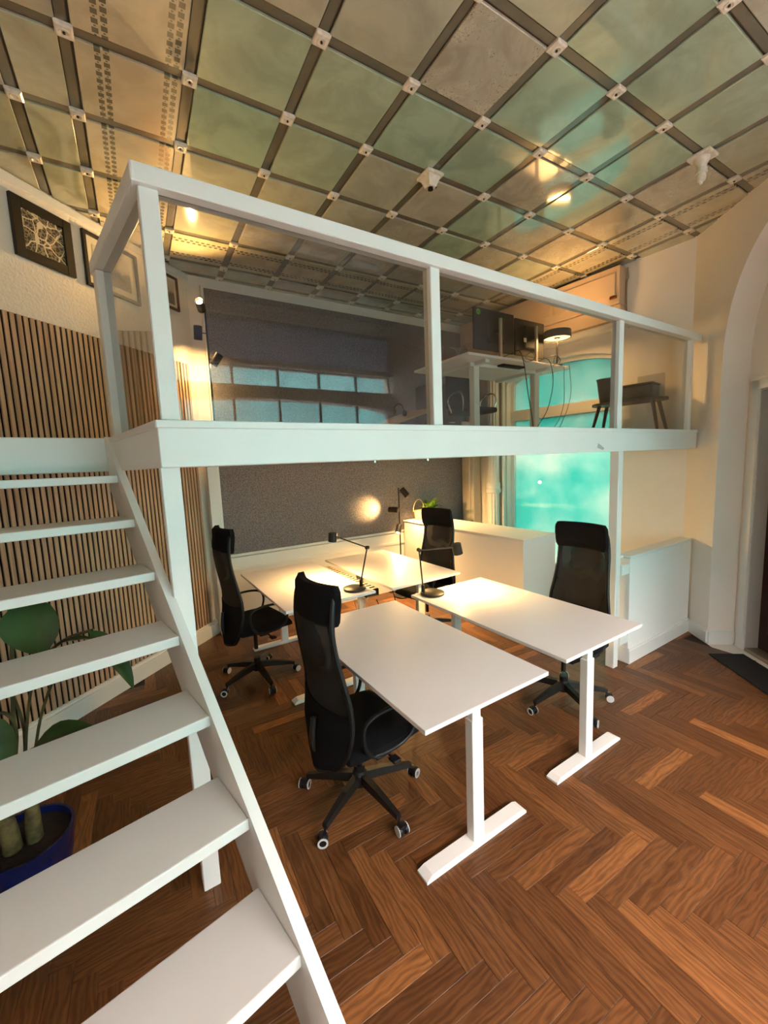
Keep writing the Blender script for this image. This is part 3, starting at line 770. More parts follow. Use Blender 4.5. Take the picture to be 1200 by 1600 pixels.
RL = empty('loft_railing', 'white wooden railing with clear acrylic panes on the loft edge', 'railing', loc=(0,0,0))
RZ = 3.03
for x_, w_ in ((.052, .068), (1.432, .068), (3.368, .062), (4.645, .062)):
    post(x_, .050, ZT, RZ - .068, w_, .07, 'post', RL)
MB().rbox((-.004, -.006, RZ-.068), (4.79, .086, RZ), .004, 1).build('top_rail', white_paint, RL)
p2 = PE - sd*.085 + snr*.04
post(p2.x, p2.y, ZT, RZ - .068, .07, .085, 'post', RL, rot=math.radians(10))
MB().rbox((-.008, -.082, RZ-.0665), (PE.length - .02, .002, RZ-.001), .004, 1).build('side_rail', white_paint, RL, M=SM)
for a, b_ in ((.086, 1.398), (1.466, 3.337), (3.399, 4.614)):
    MB().box((a, .046, ZT), (b_, .051, RZ - .068)).build('acrylic_pane', acrylic, RL)
MB().box((.095, -.045, ZT), (PE.length - .13, -.040, RZ - .068)).build('acrylic_pane', acrylic, RL, M=SM)

# ------------------------------------------------------------------ stairs
ST = empty('staircase', 'steep white open-tread wooden stairs rising to the loft at left', 'stairs', M=frame((.137, -.91), sd))
# local x = up the stairs, local y = to the left
rise, run, TD = .21, .2742, .245
tr0 = None; SW = .95
for k in range(-2, 7):
    if tr0 is None:
        tr0 = MB().rbox((0, 0, -.038), (TD, SW, 0), .004, 2).build('tread', tread_paint, ST); tr0.location = (k*run, 0, .637 + rise*k)
    else: instance(tr0, 'tread', ST, Matrix.Translation((k*run, 0, .637 + rise*k)))
sl = rise/run
def stringer(y0, y1):
    b = MB(); zoff = .018
    sA = -(.637)/sl
    top = lambda s: .637 + sl*s + zoff
    s_end = 1.903
    pts = [(sA - .02, 0.0), ((.637 + zoff)/-sl + .0, 0.0), (s_end, top(s_end)), (s_end, top(s_end) - .30), ((.30 - .637 - zoff)/sl, 0.0)]
    pts = [pts[1], pts[2], pts[3], pts[4]]
    n = len(pts)
    b.add([(s, y0, z) for s, z in pts] + [(s, y1, z) for s, z in pts], [tuple(range(n)), tuple(range(n, 2*n))[::-1]] + [(i, (i+1) % n, n+(i+1) % n, n+i) for i in range(n)])
    return b.build('stringer', white_paint, ST)
stringer(-.034, 0.0); stringer(SW, SW+.034)

# ------------------------------------------------------------------ low partition by the right wall
LP = empty('low_partition', 'low white boxed partition with skirting beside the right post', 'partition', loc=(3.58, 0, 0))
MB().rbox((0, 0, .14), (1.205, .10, .975), .003, 1).build('panel', cab_white, LP)
MB().rbox((-.01, -.006, .975), (1.21, .12, 1.0), .004, 1).build('cap_board', white_paint, LP)
b = MB(); b.rbox((-.002, -.018, 0), (1.19, .10, .125), .003, 1); b.rbox((-.001, -.010, .125), (1.195, .10, .145), .003, 1); b.build('skirting', white_paint, LP)
MB().rbox((-.118, .01, .84), (0, .05, .93), .003, 1).build('rail', white_paint, LP)
MB().rbox((-.118, .01, .20), (0, .05, .30), .003, 1).build('rail', white_paint, LP)
MB().rbox((-.118, .06, .975), (-.01, .10, 1.0), .003, 1).build('rail', white_paint, LP)

# white cabinet below the window
CAB = empty('radiator_cabinet', 'long white boxed cabinet with overhanging top below the teal window', 'cabinet', loc=(3.335, .955, 0))
MB().rbox((0, 0, 0), (.54, 2.16, 1.03), .003, 1).build('body', cab_white, CAB)
MB().rbox((-.008, -.008, 1.031), (.555, 2.165, 1.05), .003, 1).build('top_board', cab_white, CAB)
MB().rbox((.56, .10, .0), (.60, 2.1, .86), .004).build('rear_panel', cab_white, CAB)

# ------------------------------------------------------------------ desks
HD = .815; DT = .022
def make_desk(L_=1.41, W_=.80):
    r = empty('sit_stand_desk', '', 'desk', loc=(0,0,0), group='white sit-stand desks on the parquet')
    MB().rbox((0, 0, HD-DT), (W_, L_, HD), .0025, 2).build('desktop', desk_top, r)
    cx = W_/2 - .015
    for yy in (.115, L_-.115):
        lg = MB().rbox((cx-.036, yy-.025, .03), (cx+.036, yy+.025, .665), .004, 2).build('leg', desk_metal, r)
        MB().rbox((cx-.028, yy-.019, .60), (cx+.028, yy+.019, HD-DT-.02), .003, 1).build('inner_column', desk_metal, lg)
        b = MB(); y0, y1 = yy-.037, yy+.037; x0, x1 = .045, W_-.075
        b.add([(x0, y0, 0), (x1, y0, 0), (x1, y1, 0), (x0, y1, 0), (x0, y0, .012), (x1, y0, .012), (x1, y1, .012), (x0, y1, .012), (x0+.035, y0+.004, .030), (x1-.035, y0+.004, .030), (x1-.035, y1-.004, .030), (x0+.035, y1-.004, .030)],
              [(0,3,2,1), (0,1,5,4),(1,2,6,5),(2,3,7,6),(3,0,4,7),(4,5,9,8),(5,6,10,9),(6,7,11,10),(7,4,8,11),(8,9,10,11)])
        b.build('foot', desk_metal, lg)
        MB().rbox((.06, yy-.03, HD-DT-.035), (W_-.06, yy+.03, HD-DT-.001), .003, 1).build('bracket', desk_metal, r)
    MB().rbox((cx-.05, .115, HD-DT-.05), (cx-.02, L_-.115, HD-DT-.015), .003, 1).build('frame_rail', desk_metal, r)
    MB().rbox((cx+.02, .115, HD-DT-.05), (cx+.05, L_-.115, HD-DT-.015), .003, 1).build('frame_rail', desk_metal, r)
    MB().rbox((.08, L_*.45, HD-DT-.05), (.20, L_*.60, HD-DT-.002), .004, 1).build('control_box', grey_dark, r)
    return r
dk = make_desk()
spots = [((.803, -.596), 'front left white desk, nearest of the four, with nothing on it'),
         ((1.782, -.577), 'right white desk with a black lamp on its far left corner'),
         ((.814, 1.115), 'rear left white desk with a black lamp on its right corner'),
         ((1.765, 1.085), 'rear right white desk in front of the slim floor lamp, with nothing on it')]
for i, ((x, y), lb) in enumerate(spots):
    o = dk if i == 0 else copy_tree(dk)
    o.location = (x, y, 0); o['label'] = lb

# slotted cable tray between the rear desks
CT = empty('cable_tray', 'slotted cable tray in the gap between the two rear desks', 'cable tray', loc=(1.623, 1.30, .70))
b = MB(); b.box((0, 0, 0), (.004, 1.1, .062)); b.box((.128, 0, 0), (.132, 1.1, .062)); b.box((.004, 0, 0), (.128, 1.1, .003)); b.build('channel', black_metal, CT)
t0 = None
for k in range(17):
    M = Matrix.Translation((.006, .02 + k*.064, .060))
    if t0 is None: t0 = MB().box((0, 0, 0), (.12, .026, .006)).build('slat', mat('cream_plastic', (.75, .62, .42), .6), CT); t0.matrix_local = M
    else: instance(t0, 'slat', CT, M)
# cables below the desks
def cable(name, pts, r, label, cat='cable', m=black_plastic, group=None):
    o = MB().tube(smooth_path(pts, 5), r, 6).build(name, m, None, smooth=True); tag(o, label, cat, group); return o
cable('power_cord', [(1.62, 1.12, .735), (1.64, 1.05, .60), (1.66, 1.02, .45), (1.70, 1.03, .50), (1.73, 1.10, .70)], .004, 'black cord looping down between the rear desks')
cable('power_cord', [(1.56, 1.16, .76), (1.52, 1.18, .66), (1.49, 1.20, .60), (1.46, 1.19, .66), (1.43, 1.17, .76)], .003, 'pale cord under the rear left desk beside its leg', m=paper_mat)
cable('power_cord', [(1.90, 1.30, .745), (1.93, 1.12, .30), (2.10, .98, .02), (2.40, .88, .006), (2.62, .80, .006)], .005, 'black cord trailing on the floor below the rear right desk')

# ------------------------------------------------------------------ office chairs
BZ = [(.325, .085, -.262), (.35, .125, -.262), (.41, .185, -.258), (.50, .232, -.245), (.60, .248, -.228), (.72, .240, -.226), (.84, .222, -.245), (.98, .208, -.270), (1.10, .203, -.283), (1.20, .200, -.276), (1.25, .196, -.266), (1.28, .184, -.260), (1.295, .155, -.258)]
def make_chair():
    r = empty('office_chair', '', 'chair', loc=(0,0,0), group='black high-back office chairs')
    MB().lathe([(.030, .075), (.046, .085), (.046, .15), (.030, .165), (.030, .20)], n=16).build('hub', black_plastic, r, smooth=True)
    for k in range(5):
        a = 2*PI*k/5; c, s = math.cos(a), math.sin(a); R_ = Matrix.Rotation(a, 4, 'Z')
        b = MB(); pr_ = [(.035, .024, .155, .105), (.15, .021, .140, .095), (.27, .017, .112, .080), (.325, .016, .098, .074)]
        vs_ = []
        for x, hw, zt, zb in pr_: vs_ += [(x, -hw, zb), (x, hw, zb), (x, hw*.8, zt), (x, -hw*.8, zt)]
        fs = [(q*4+i, q*4+(i+1) % 4, q*4+4+(i+1) % 4, q*4+4+i) for q in range(3) for i in range(4)] + [(0,1,2,3), (15,14,13,12)]
        b.add([R_ @ Vector(v) for v in vs_], fs); b.build('leg', black_metal, r)
        cx, cy = .345*c, .345*s; b = MB()
        wa = a + .7*k; wd = Vector((math.cos(wa), math.sin(wa), 0)); C_ = Vector((cx, cy, .028))
        b.cyl((.322*c, .322*s, .06), (.322*c, .322*s, .095), .008, n=8)
        b.cyl(C_ - wd*.006, C_ + wd*.006, .018, n=12); 
        b.rbox((-.02, -.022, .030), (.022, .022, .060), .008, 2, Matrix.Translation((cx, cy, 0)) @ Matrix.Rotation(wa+PI/2, 4, 'Z'))
        for s2 in (-1, 1): b.cyl(C_ + wd*s2*.010, C_ + wd*s2*.026, .0272, n=16)
        cs_ = b.build('caster', black_plastic, r, smooth=True)
        for s2 in (-1, 1):
            MB().lathe([(.0185, -.003), (.027, -.003), (.027, .003), (.0185, .003), (.0185, -.003)], C_ + wd*s2*.0265, 18, axis=wd).build('tyre', grey_rim, cs_, smooth=True)
    MB().cyl((0,0,.19), (0,0,.40), .018, n=14).build('gas_lift', black_metal, r, smooth=True)
    MB().rbox((-.14, -.09, .365), (.12, .09, .405), .012, 2).build('seat_mechanism', black_metal, r)
    b = MB(); b.cyl((.03, -.08, .385), (.05, -.25, .37), .007, n=8); b.rbox((.03, -.30, .358), (.08, -.245, .374), .005, 1); b.build('lever', black_plastic, r)
    # seat cushion
    b = MB(); nx, ny = 14, 14; g = []
    def sup(t): return math.copysign(abs(t)**.9, t)
    for lay in (0, 1):
        for i in range(nx+1):
            for j in range(ny+1):
                u, v = -1 + 2*i/nx, -1 + 2*j/ny
                # map the square to a rounded square
                du = math.sqrt(1 - v*v*.22); dv = math.sqrt(1 - u*u*.16)
                x, y = .03 + .255*u*du, .262*v*dv
                e = max(abs(u), abs(v)); edge = max(0, (e-.72)/.28)
                if lay == 0: z = .485 - .030*edge**2.2 - .018*max(0, u)**3 + .006*abs(v) - .008*(1-abs(v))*(1-abs(u))
                else: z = .405 + .020*edge**2 - .006*max(0, u)**3
                g.append((x, y, z))
    idx = lambda l, i, j: l*(nx+1)*(ny+1) + i*(ny+1) + j
    fs = []
    for i in range(nx):
        for j in range(ny):
            fs.append((idx(0,i,j), idx(0,i+1,j), idx(0,i+1,j+1), idx(0,i,j+1))); fs.append((idx(1,i,j), idx(1,i,j+1), idx(1,i+1,j+1), idx(1,i+1,j)))
    for i in range(nx): fs.append((idx(0,i,0), idx(1,i,0), idx(1,i+1,0), idx(0,i+1,0))); fs.append((idx(0,i,ny), idx(0,i+1,ny), idx(1,i+1,ny), idx(1,i,ny)))
    for j in range(ny): fs.append((idx(0,0,j), idx(0,0,j+1), idx(1,0,j+1), idx(1,0,j))); fs.append((idx(0,nx,j), idx(1,nx,j), idx(1,nx,j+1), idx(0,nx,j+1)))
    b.add(g, fs); b.build('seat', black_fabric, r, smooth=True)
    # backrest: mesh panel inside a tubular frame, lumbar pad low down
    def bx(z, q):  # interpolate width and x offset
        for (z0, w0, x0), (z1, w1, x1) in zip(BZ, BZ[1:]):
            if z <= z1 or z1 == BZ[-1][0]:
                t = (z-z0)/(z1-z0); return w0+(w1-w0)*t, x0+(x1-x0)*t
    def sheet(z0, z1, off0, off1, shrink, nz, nyy=10):
        b = MB(); g = []
        for off in (off0, off1):
            for i in range(nz+1):
                z = z0 + (z1-z0)*i/nz; w_, x_ = bx(z, 0)
                for j in range(nyy+1):
                    v = -1 + 2*j/nyy; g.append((x_ + off + .050*v*v, v*(w_-shrink), z))
        A = (nz+1)*(nyy+1); fs = []
        for i in range(nz):
            for j in range(nyy):
                q = i*(nyy+1)+j; fs += [(q, q+1, q+nyy+2, q+nyy+1), (A+q, A+q+nyy+1, A+q+nyy+2, A+q+1)]
        for i in range(nz):
            q = i*(nyy+1); fs += [(q, q+nyy+1, A+q+nyy+1, A+q)]; q += nyy; fs += [(q, A+q, A+q+nyy+1, q+nyy+1)]
        for j in range(nyy):
            fs += [(j, A+j, A+j+1, j+1)]; q = nz*(nyy+1)+j; fs += [(q, q+1, A+q+1, A+q)]
        b.add(g, fs); return b
    sheet(.66, 1.285, -.006, .002, .012, 22).build('back_mesh', mesh_back, r, smooth=True)
    sheet(.330, .67, -.014, .016, .004, 10).build('lumbar_pad', black_fabric, r, smooth=True)
    out = [(x_ + .050, w_, z) for z, w_, x_ in BZ]; top = [(BZ[-1][2] + .050*(v**2), BZ[-1][1]*v, 1.302 + .003*(1-v*v)) for v in (.7, .35, 0, -.35, -.7)]
    path = out + top + [(x, -y, z) for x, y, z in out[::-1]]
    bot = [(BZ[0][2]+.05*v*v, BZ[0][1]*v, .318) for v in (-.5, 0, .5)]
    MB().tube(smooth_path(path + bot + [path[0]], 3)[:-1], .0135, 8, closed=True).build('back_frame', black_plastic, r, smooth=True)
    b = MB(); b.tube(smooth_path([(-.10, 0, .385), (-.22, 0, .39), (-.275, 0, .45), (-.262, 0, .60)], 4), .016, 8); b.build('back_bracket', black_metal, r, smooth=True)
    # headrest pillow with curved face
    b = MB(); g = []; nz, nyy = 8, 12
    for side in (0, 1):
        for i in range(nz+1):
            z = 1.130 + .200*i/nz; w_, x_ = bx(min(z, 1.24), 0)
            for j in range(nyy+1):
                v = -1+2*j/nyy; e = max(0, (max(abs(v), abs(-1+2*i/nz))-.75)/.25); th = .026*(1-.75*e*e)
                g.append((x_ + .035 + .050*v*v + (th if side else -.045 + .018*e), v*.209*(1-.10*abs(-1+2*i/nz)**6), z))
    A = (nz+1)*(nyy+1); fs = []
    for i in range(nz):
        for j in range(nyy):
            q = i*(nyy+1)+j; fs += [(q, q+1, q+nyy+2, q+nyy+1), (A+q, A+q+nyy+1, A+q+nyy+2, A+q+1)]
    for i in range(nz): q = i*(nyy+1); fs += [(q, q+nyy+1, A+q+nyy+1, A+q)]; q += nyy; fs += [(q, A+q, A+q+nyy+1, q+nyy+1)]
    for j in range(nyy): fs += [(j, A+j, A+j+1, j+1)]; q = nz*(nyy+1)+j; fs += [(q, q+1, A+q+1, A+q)]
    b.add(g, fs); b.build('headrest', black_fabric, r, smooth=True)
    for s2 in (-1, 1):
        y = .266*s2
        loop = [(-.07, y*.97, .43), (-.115, y, .49), (-.125, y, .58), (-.10, y, .630), (-.02, y, .652), (.09, y, .650), (.175, y, .625), (.205, y, .56), (.185, y, .47), (.12, y*.97, .425), (.02, y*.97, .418)]
        MB().tube(smooth_path(loop + [loop[0]], 4)[:-1], .0105, 8, closed=True).build('armrest', black_plastic, r, smooth=True)
        MB().rbox((-.05, min(y*.3, y*.98), .395), (.03, max(y*.3, y*.98), .415), .005, 1).build('arm_bracket', black_metal, r)
    return r
UP = {'gas_lift', 'seat_mechanism', 'lever', 'seat', 'back_mesh', 'lumbar_pad', 'back_frame', 'back_bracket', 'headrest', 'armrest', 'arm_bracket'}
ch0 = make_chair()
chairs = [((.85, .10), 4, 135, 0.0, 'black high-back chair seen from behind at the front left desk'),
          ((.745, 1.82), 6, 130, .09, 'black chair raised high at the rear left desk, beside the slatted wall'),
          ((2.62, 0.0), 180, 177, .05, 'black mesh-back chair at the right desk, next to the right post'),
          ((2.60, 1.67), 190, 200, .045, 'black mesh-back chair in front of the white cabinet at the rear right desk')]
srcs = [ch0] + [copy_tree(ch0) for _ in chairs[1:]]
for o, ((x, y), hd, star, dz, lb) in zip(srcs, chairs):
    o.location = (x, y, 0); o.rotation_euler = (0, 0, math.radians(hd)); o['label'] = lb
    for c in children(o):
        nm = c.name.split('.')[0]
        if nm in UP: c.location.z += dz
        if nm in ('leg', 'caster', 'hub'): c.rotation_euler = (0, 0, math.radians(star - hd))

# ------------------------------------------------------------------ lamps
def add_spot(name, loc, aim, energy, size, blend=.5, rad=.02, parent=None, col=WARM):
    ld = bpy.data.lights.new(name, 'SPOT'); ld.energy = energy; ld.color = col; ld.spot_size = math.radians(size); ld.spot_blend = blend; ld.shadow_soft_size = rad
    o = bpy.data.objects.new(name, ld); COL.objects.link(o)
    d = Vector(aim) - Vector(loc); o.rotation_mode = 'QUATERNION'; o.rotation_quaternion = d.to_track_quat('-Z', 'Y'); o.location = loc
    if parent is not None: o.parent = parent
    return o
def lamp_head(parent, top, bot, r=.030, energy=20, size=110, name='lamp_shade'):
    """open cylinder shade from top to bot (light leaves at bot)"""
    top, bot = Vector(top), Vector(bot); d = (bot-top).normalized(); L_ = (bot-top).length
    b = MB(); b.lathe([(r*.6, 0), (r, .006), (r, L_), (r-.003, L_), (r-.003, L_*.62), (.004, L_*.6)], top, 20, axis=d)
    hd = b.build(name, black_metal, parent, smooth=True)
    MB().lathe([(r*.45, L_*.66), (r*.7, L_*.72), (r*.72, L_*.84), (r*.3, L_*.90)], top, 14, axis=d).build('bulb', bulb_warm, hd, smooth=True)
    add_spot('lamp_or_fill_light', bot + d*.004, bot + d, energy, size, 1.0, .022, parent)
    return hd
def desk_lamp(base, stem0, joint, head_t, head_b, label, energy):
    bx_, by_ = base; r = empty('desk_lamp', label, 'lamp', loc=(bx_, by_, HD), group='black desk lamps')
    o = Vector((bx_, by_, HD)); J = Vector(joint) - o; S = Vector(stem0) - o; ht = Vector(head_t) - o; hb = Vector(head_b) - o
    MB().lathe([(.095, 0), (.099, .003), (.099, .018), (.095, .021)], n=40).build('base', black_metal, r, smooth=True)
    b = MB(); b.cyl(S, S + Vector((0, 0, .055)), .015, n=12); b.build('socket', black_metal, r, smooth=True)
    MB().cyl(S + Vector((0,0,.04)), J, .0065, n=8).build('stem', black_metal, r, smooth=True)
    b = MB(); ax = (ht-J).cross(J-S).normalized(); b.cyl(J - ax*.014, J + ax*.014, .016, n=14); b.build('joint', black_metal, r, smooth=True)
    mid = ht + (hb-ht)*.35; arm = MB(); side = (mid - J).normalized(); arm.cyl(J, mid - side*.040, .0065, n=8); arm.build('arm', black_metal, r, smooth=True)
    lamp_head(r, ht, hb, .040, energy, 165)
    return r
desk_lamp((1.489, 1.268), (1.553, 1.262, .836), (1.61, 1.225, 1.178), (1.495, 1.66, 1.275), (1.487, 1.665, 1.185), 'black desk lamp on the rear left desk, its head bent towards the back wall', 36)
desk_lamp((1.930, .735), (1.872, .785, .836), (1.820, .755, 1.198), (2.165, .700, 1.215), (2.185, .695, 1.120), 'black desk lamp on the right desk, its arm reaching right', 36)

def floor_lamp(x, y, z0, top, heads, label, group='black floor lamps with three spot heads'):
    r = empty('floor_lamp', label, 'lamp', loc=(x, y, z0), group=group)
    MB().lathe([(.11, 0), (.113, .004), (.113, .018), (.108, .022)], n=32).build('base', black_metal, r, smooth=True)
    MB().cyl((0,0,.02), (0,0,top), .0095, n=10).build('pole', black_metal, r, smooth=True)
    for zc, off, aim, en, sz in heads:
        c = Vector((off[0], off[1], zc)); d = Vector(aim).normalized()
        MB().cyl((0,0,zc), c - Vector((off[0], off[1], 0)).normalized()*.02, .005, n=8).build('arm', black_metal, r, smooth=True)
        lamp_head(r, c - d*.070, c + d*.070, .041, en, sz)
    return r
floor_lamp(3.085, 2.86, 0, 1.555, [(1.487, (.085, -.02), (.5, -.6, -1.0), 100, 160), (1.254, (-.09, .0), (-.55, .85, .03), 32, 76), (.985, (-.06, -.055), (-.55, -.45, -.75), 75, 160)],
           'black three-spot floor lamp behind the rear right desk below the loft')
floor_lamp(.755, 2.86, ZT, 1.49, [(1.455, (-.045, -.04), (-.35, -1.0, .35), 60, 160), (1.20, (-.085, -.0), (.0, .35, -1.0), 22, 150), (.945, (.07, -.02), (-.5, .3, -.8), 13, 150)],
           'black three-spot floor lamp on the loft beside the felt panel')
add_spot('lamp_or_fill_light', (.70, 2.78, 3.60), (.36, 1.35, 4.0), 60, 80, .8, .02)

# ------------------------------------------------------------------ plants
def leaf(parent, base, tip, width, up, droop=.0, m=leaf_m, name='leaf', nseg=8):
    base, tip, up = Vector(base), Vector(tip), Vector(up).normalized(); d = tip - base; L_ = d.length; d.normalize(); sidev = d.cross(up).normalized(); upv = sidev.cross(d)
    b = MB(); vs_ = []; cr = []
    for i in range(nseg+1):
        t = i/nseg; w_ = width*.5*(math.sin(PI*min(1, t*1.02)**.8)**.75 if 0 < t < 1 else .02)
        c = base + d*L_*t + upv*(.10*L_*math.sin(PI*t)) - Vector((0,0,1))*droop*t*t
        for q, k in ((-1, .28), (-.5, .11), (0, 0), (.5, .11), (1, .28)):
            vs_.append(c + sidev*w_*q + upv*w_*k + upv*.003*math.sin(9*t+q))
    n5 = 5; fs = [(i*n5+j, i*n5+j+1, (i+1)*n5+j+1, (i+1)*n5+j) for i in range(nseg) for j in range(4)]
    A = len(vs_); vs2 = [v - upv*.0016 for v in vs_]
    b.add(vs_ + vs2, fs + [tuple(A+i for i in f[::-1]) for f in fs]); o = b.build(name, m, parent, smooth=True)
    return o
PT = Vector((-.655, .44, 0))
sp = empty('potted_plant', 'tall broad-leaved plant in a glossy blue pot behind the stairs', 'plant', loc=PT)
MB().lathe([(.115, 0), (.13, .02), (.165, .20), (.178, .31), (.180, .325), (.168, .325), (.160, .29), (.02, .285)], n=36).build('pot', blue_glaze, sp, smooth=True)
MB().lathe([(.161, .275), (.161, .296), (.10, .302), (.01, .304)], n=28).build('soil', soil, sp, smooth=True)
trunks = [(-.035, -.03, .035), (.035, -.015, .032), (-.08, .03, .025)]
for x, y, r_ in trunks:
    MB().tube([(x, y, .28), (x*1.1, y, .40), (x*1.3, y*1.1, .52)], r_, 10, radii=[r_, r_*.9, r_*.62]).build('stem_base', trunk_m, sp, smooth=True)
# (stem root, bend, leaf base, leaf tip, width, up vector)
def stalk(pts, r_=.008): MB().tube(smooth_path(pts, 5), r_, 7).build('stem', stem_m, sp, smooth=True)
stalk([(.00, 0, .45), (.03, -.02, .90), (.08, -.03, 1.32), (.16, -.09, 1.47)], .008)
leaf(sp, (.165, -.11, 1.415), (.165, -.125, 1.165), .215, (-.35, -1, .25), m=leaf_m)
stalk([(.02, .0, .45), (.06, -.01, .80), (.13, -.06, 1.08), (.24, -.14, 1.215), (.36, -.22, 1.262)], .006)
leaf(sp, (.22, -.14, 1.20), (.36, -.22, 1.215), .07, (0, .2, 1), .0)
stalk([(.03, .01, .45), (.10, .0, .80), (.18, -.06, 1.02), (.24, -.12, 1.10)], .006)
leaf(sp, (.34, -.21, 1.265), (.475, -.31, 1.00), .085, (.6, -.8, .5), .0)
stalk([(.0, -.01, .45), (.03, -.03, .62), (.10, -.06, .76)], .006)
leaf(sp, (.09, -.06, .76), (.33, -.18, .82), .11, (0, -.3, 1), .02)
stalk([(-.02, 0, .45), (-.02, -.02, .8), (-.06, -.04, 1.15)], .008)
leaf(sp, (-.05, -.04, 1.12), (-.22, -.12, 1.38), .16, (.2, -1, .3))
stalk([(-.04, 0, .45), (.03, -.02, .80), (.01, -.03, .92), (-.04, -.03, .92)], .007)
leaf(sp, (-.04, -.03, .93), (-.03, -.08, .66), .13, (.3, -1, .2))
stalk([(-.06, .02, .45), (-.15, .02, .9), (-.25, .0, 1.2)], .008)
leaf(sp, (-.24, 0, 1.15), (-.42, -.08, 1.45), .18, (.4, -1, .2))
stalk([(.01, .01, .45), (.05, .01, .8), (.03, .0, 1.0)], .006)

bp_ = empty('basket_plant', 'small bright green plant in a pale wicker basket on the white cabinet', 'plant', loc=(3.62, 2.98, 1.05))
MB().lathe([(.06, 0), (.075, .01), (.092, .12), (.096, .14), (.088, .14), (.08, .10), (.01, .10)], (-.08, 0, 0), 24).build('basket', basket_m, bp_, smooth=True)
hp = [(-.08 + .10*math.cos(t), .0, .13 + .17*math.sin(t)) for t in [PI*i/12 for i in range(13)]]
MB().tube([(x-.02, y, z) for x, y, z in hp], .004, 6).build('handle', basket_m, bp_, smooth=True)
MB().lathe([(.06, 0), (.08, .13), (.083, .14), (.01, .135)], (.10, -.03, 0), 20).build('pot', dark_pot, bp_, smooth=True)
random.seed(5)
for k in range(26):
    a = 2*PI*k/26 + random.uniform(-.2, .2); r0 = .02; rr = random.uniform(.12, .22); zz = random.uniform(.16, .36)
    leaf(bp_, (.10 + r0*math.cos(a), -.03 + r0*math.sin(a), .13), (.10 + rr*math.cos(a), -.03 + rr*math.sin(a), zz), .065, (math.cos(a)*-.3, math.sin(a)*-.3, 1), .04, leaf_bright, nseg=5)

# ------------------------------------------------------------------ doormat
dm = MB().rbox((0, 0, 0), (1.15, .30, .012), .004, 1).build('door_mat', door_mat_m, None, M=Matrix.Translation((4.33, -.35, .001)) @ CM.to_3x3().to_4x4())
tag(dm, 'black rectangular door mat on the parquet before the dark red door', 'mat')

# ------------------------------------------------------------------ things on the loft
ud = empty('loft_desk', 'white desk on the loft seen from below, carrying two monitors', 'desk', loc=(2.752, 1.121, ZT))
uh = 2.920 - ZT
MB().rbox((0, 0, uh-.025), (1.60, .86, uh), .002, 1).build('desktop', desk_top, ud)
for x_ in (.31, 1.28):
    lg = MB().rbox((x_-.04, .20, .03), (x_+.04, .27, uh-.06), .004, 1).build('leg', desk_metal, ud)
    MB().rbox((x_-.035, .03, 0), (x_+.035, .80, .03), .004, 1).build('foot', desk_metal, lg)
    MB().rbox((x_-.03, .05, uh-.06), (x_+.03, .81, uh-.0255), .003, 1).build('bracket', desk_metal, ud)
MB().rbox((.22, .20, uh-.065), (1.37, .24, uh-.03), .003, 1).build('frame_rail', desk_metal, ud)
MB().rbox((.62, .12, uh-.045), (.97, .28, uh-.0255), .004, 1).build('control_box', grey_dark, ud)

def monitor(x0, x1, z0, z1, y, sx, label, sticker=False, badge=False):
    xc = (x0+x1)/2; r = empty('monitor', label, 'monitor', loc=(sx, y, uh+ZT), group='monitors on the loft desk')
    MB().rbox((x0-sx, 0, z0-uh-ZT), (x1-sx, .022, z1-uh-ZT), .005, 2).build('screen_back', grey_dark, r)
    MB().box((x0-sx+.01, .0225, z0-uh-ZT+.012), (x1-sx-.01, .0235, z1-uh-ZT-.01)).build('display', black_plastic, r)
    MB().rbox((xc-sx-.12, -.035, z0-uh-ZT+.08), (xc-sx+.12, .0, z1-uh-ZT-.07), .012, 2).build('rear_housing', grey_dark, r)
    pz = 3.342 - uh - ZT
    MB().rbox((-.016, -.125, .012), (.016, -.10, pz), .003, 1).build('stand_pole', mat('brushed_stand', (.55, .45, .32), .4, .3), r)
    MB().rbox((-.07, -.14, 0), (.07, .06, .012), .004, 1).build('stand_base', mat('brushed_stand'), r)
    b = MB(); b.rbox((min(0, xc-sx)-.02, -.105, pz-.14), (max(0, xc-sx)+.02, -.03, pz-.10), .004, 1); b.build('stand_arm', black_metal, r)
    if sticker:
        MB().lathe([(.030, 0), (.030, .001)], (x0-sx+.065, -.0012, z1-uh-ZT-.045), 24, axis=(0, 1, 0)).build('round_sticker', green_sticker, r)
        b = MB()
        for q in range(4): b.box((x0-sx+.048+.009*q, -.0022, z1-uh-ZT-.052), (x0-sx+.053+.009*q, -.0013, z1-uh-ZT-.040 + .003*(q % 2)))
        b.build('sticker_print', mat('sticker_dark_print', (.02, .08, .01), .6), r)
    if badge: MB().box((x0-sx+.10, -.0362, z0-uh-ZT+.14), (x0-sx+.145, -.0352, z0-uh-ZT+.185)).build('label_plate', paper_mat, r)
    return r
monitor(3.060, 3.668, 3.040, 3.457, 1.349, 3.328, 'left monitor on the loft desk with a round green sticker on its back', sticker=True)
monitor(3.690, 4.190, 3.040, 3.434, 1.349, 3.904, 'right monitor on the loft desk with a small pale label', badge=True)
b = MB().rbox((0, 0, 0), (.25, .18, .13), .003, 1).build('carton', cardboard, None, loc=(3.42, 1.503, 2.9205)); tag(b, 'beige carton standing under the left monitor', 'box')
b = MB().rbox((0, 0, 0), (.32, .23, .097), .003, 1).build('carton', cardboard, None, loc=(3.716, 1.503, 2.9205)); tag(b, 'flat beige carton standing under the right monitor', 'box')
b = MB(); b.rbox((0, 0, 0), (.34, .30, .16), .01, 2); cf = b.build('storage_box', cork, None, loc=(2.78, 1.50, 2.9205)); tag(cf, 'dark brown storage box at the left end of the loft desk', 'box')
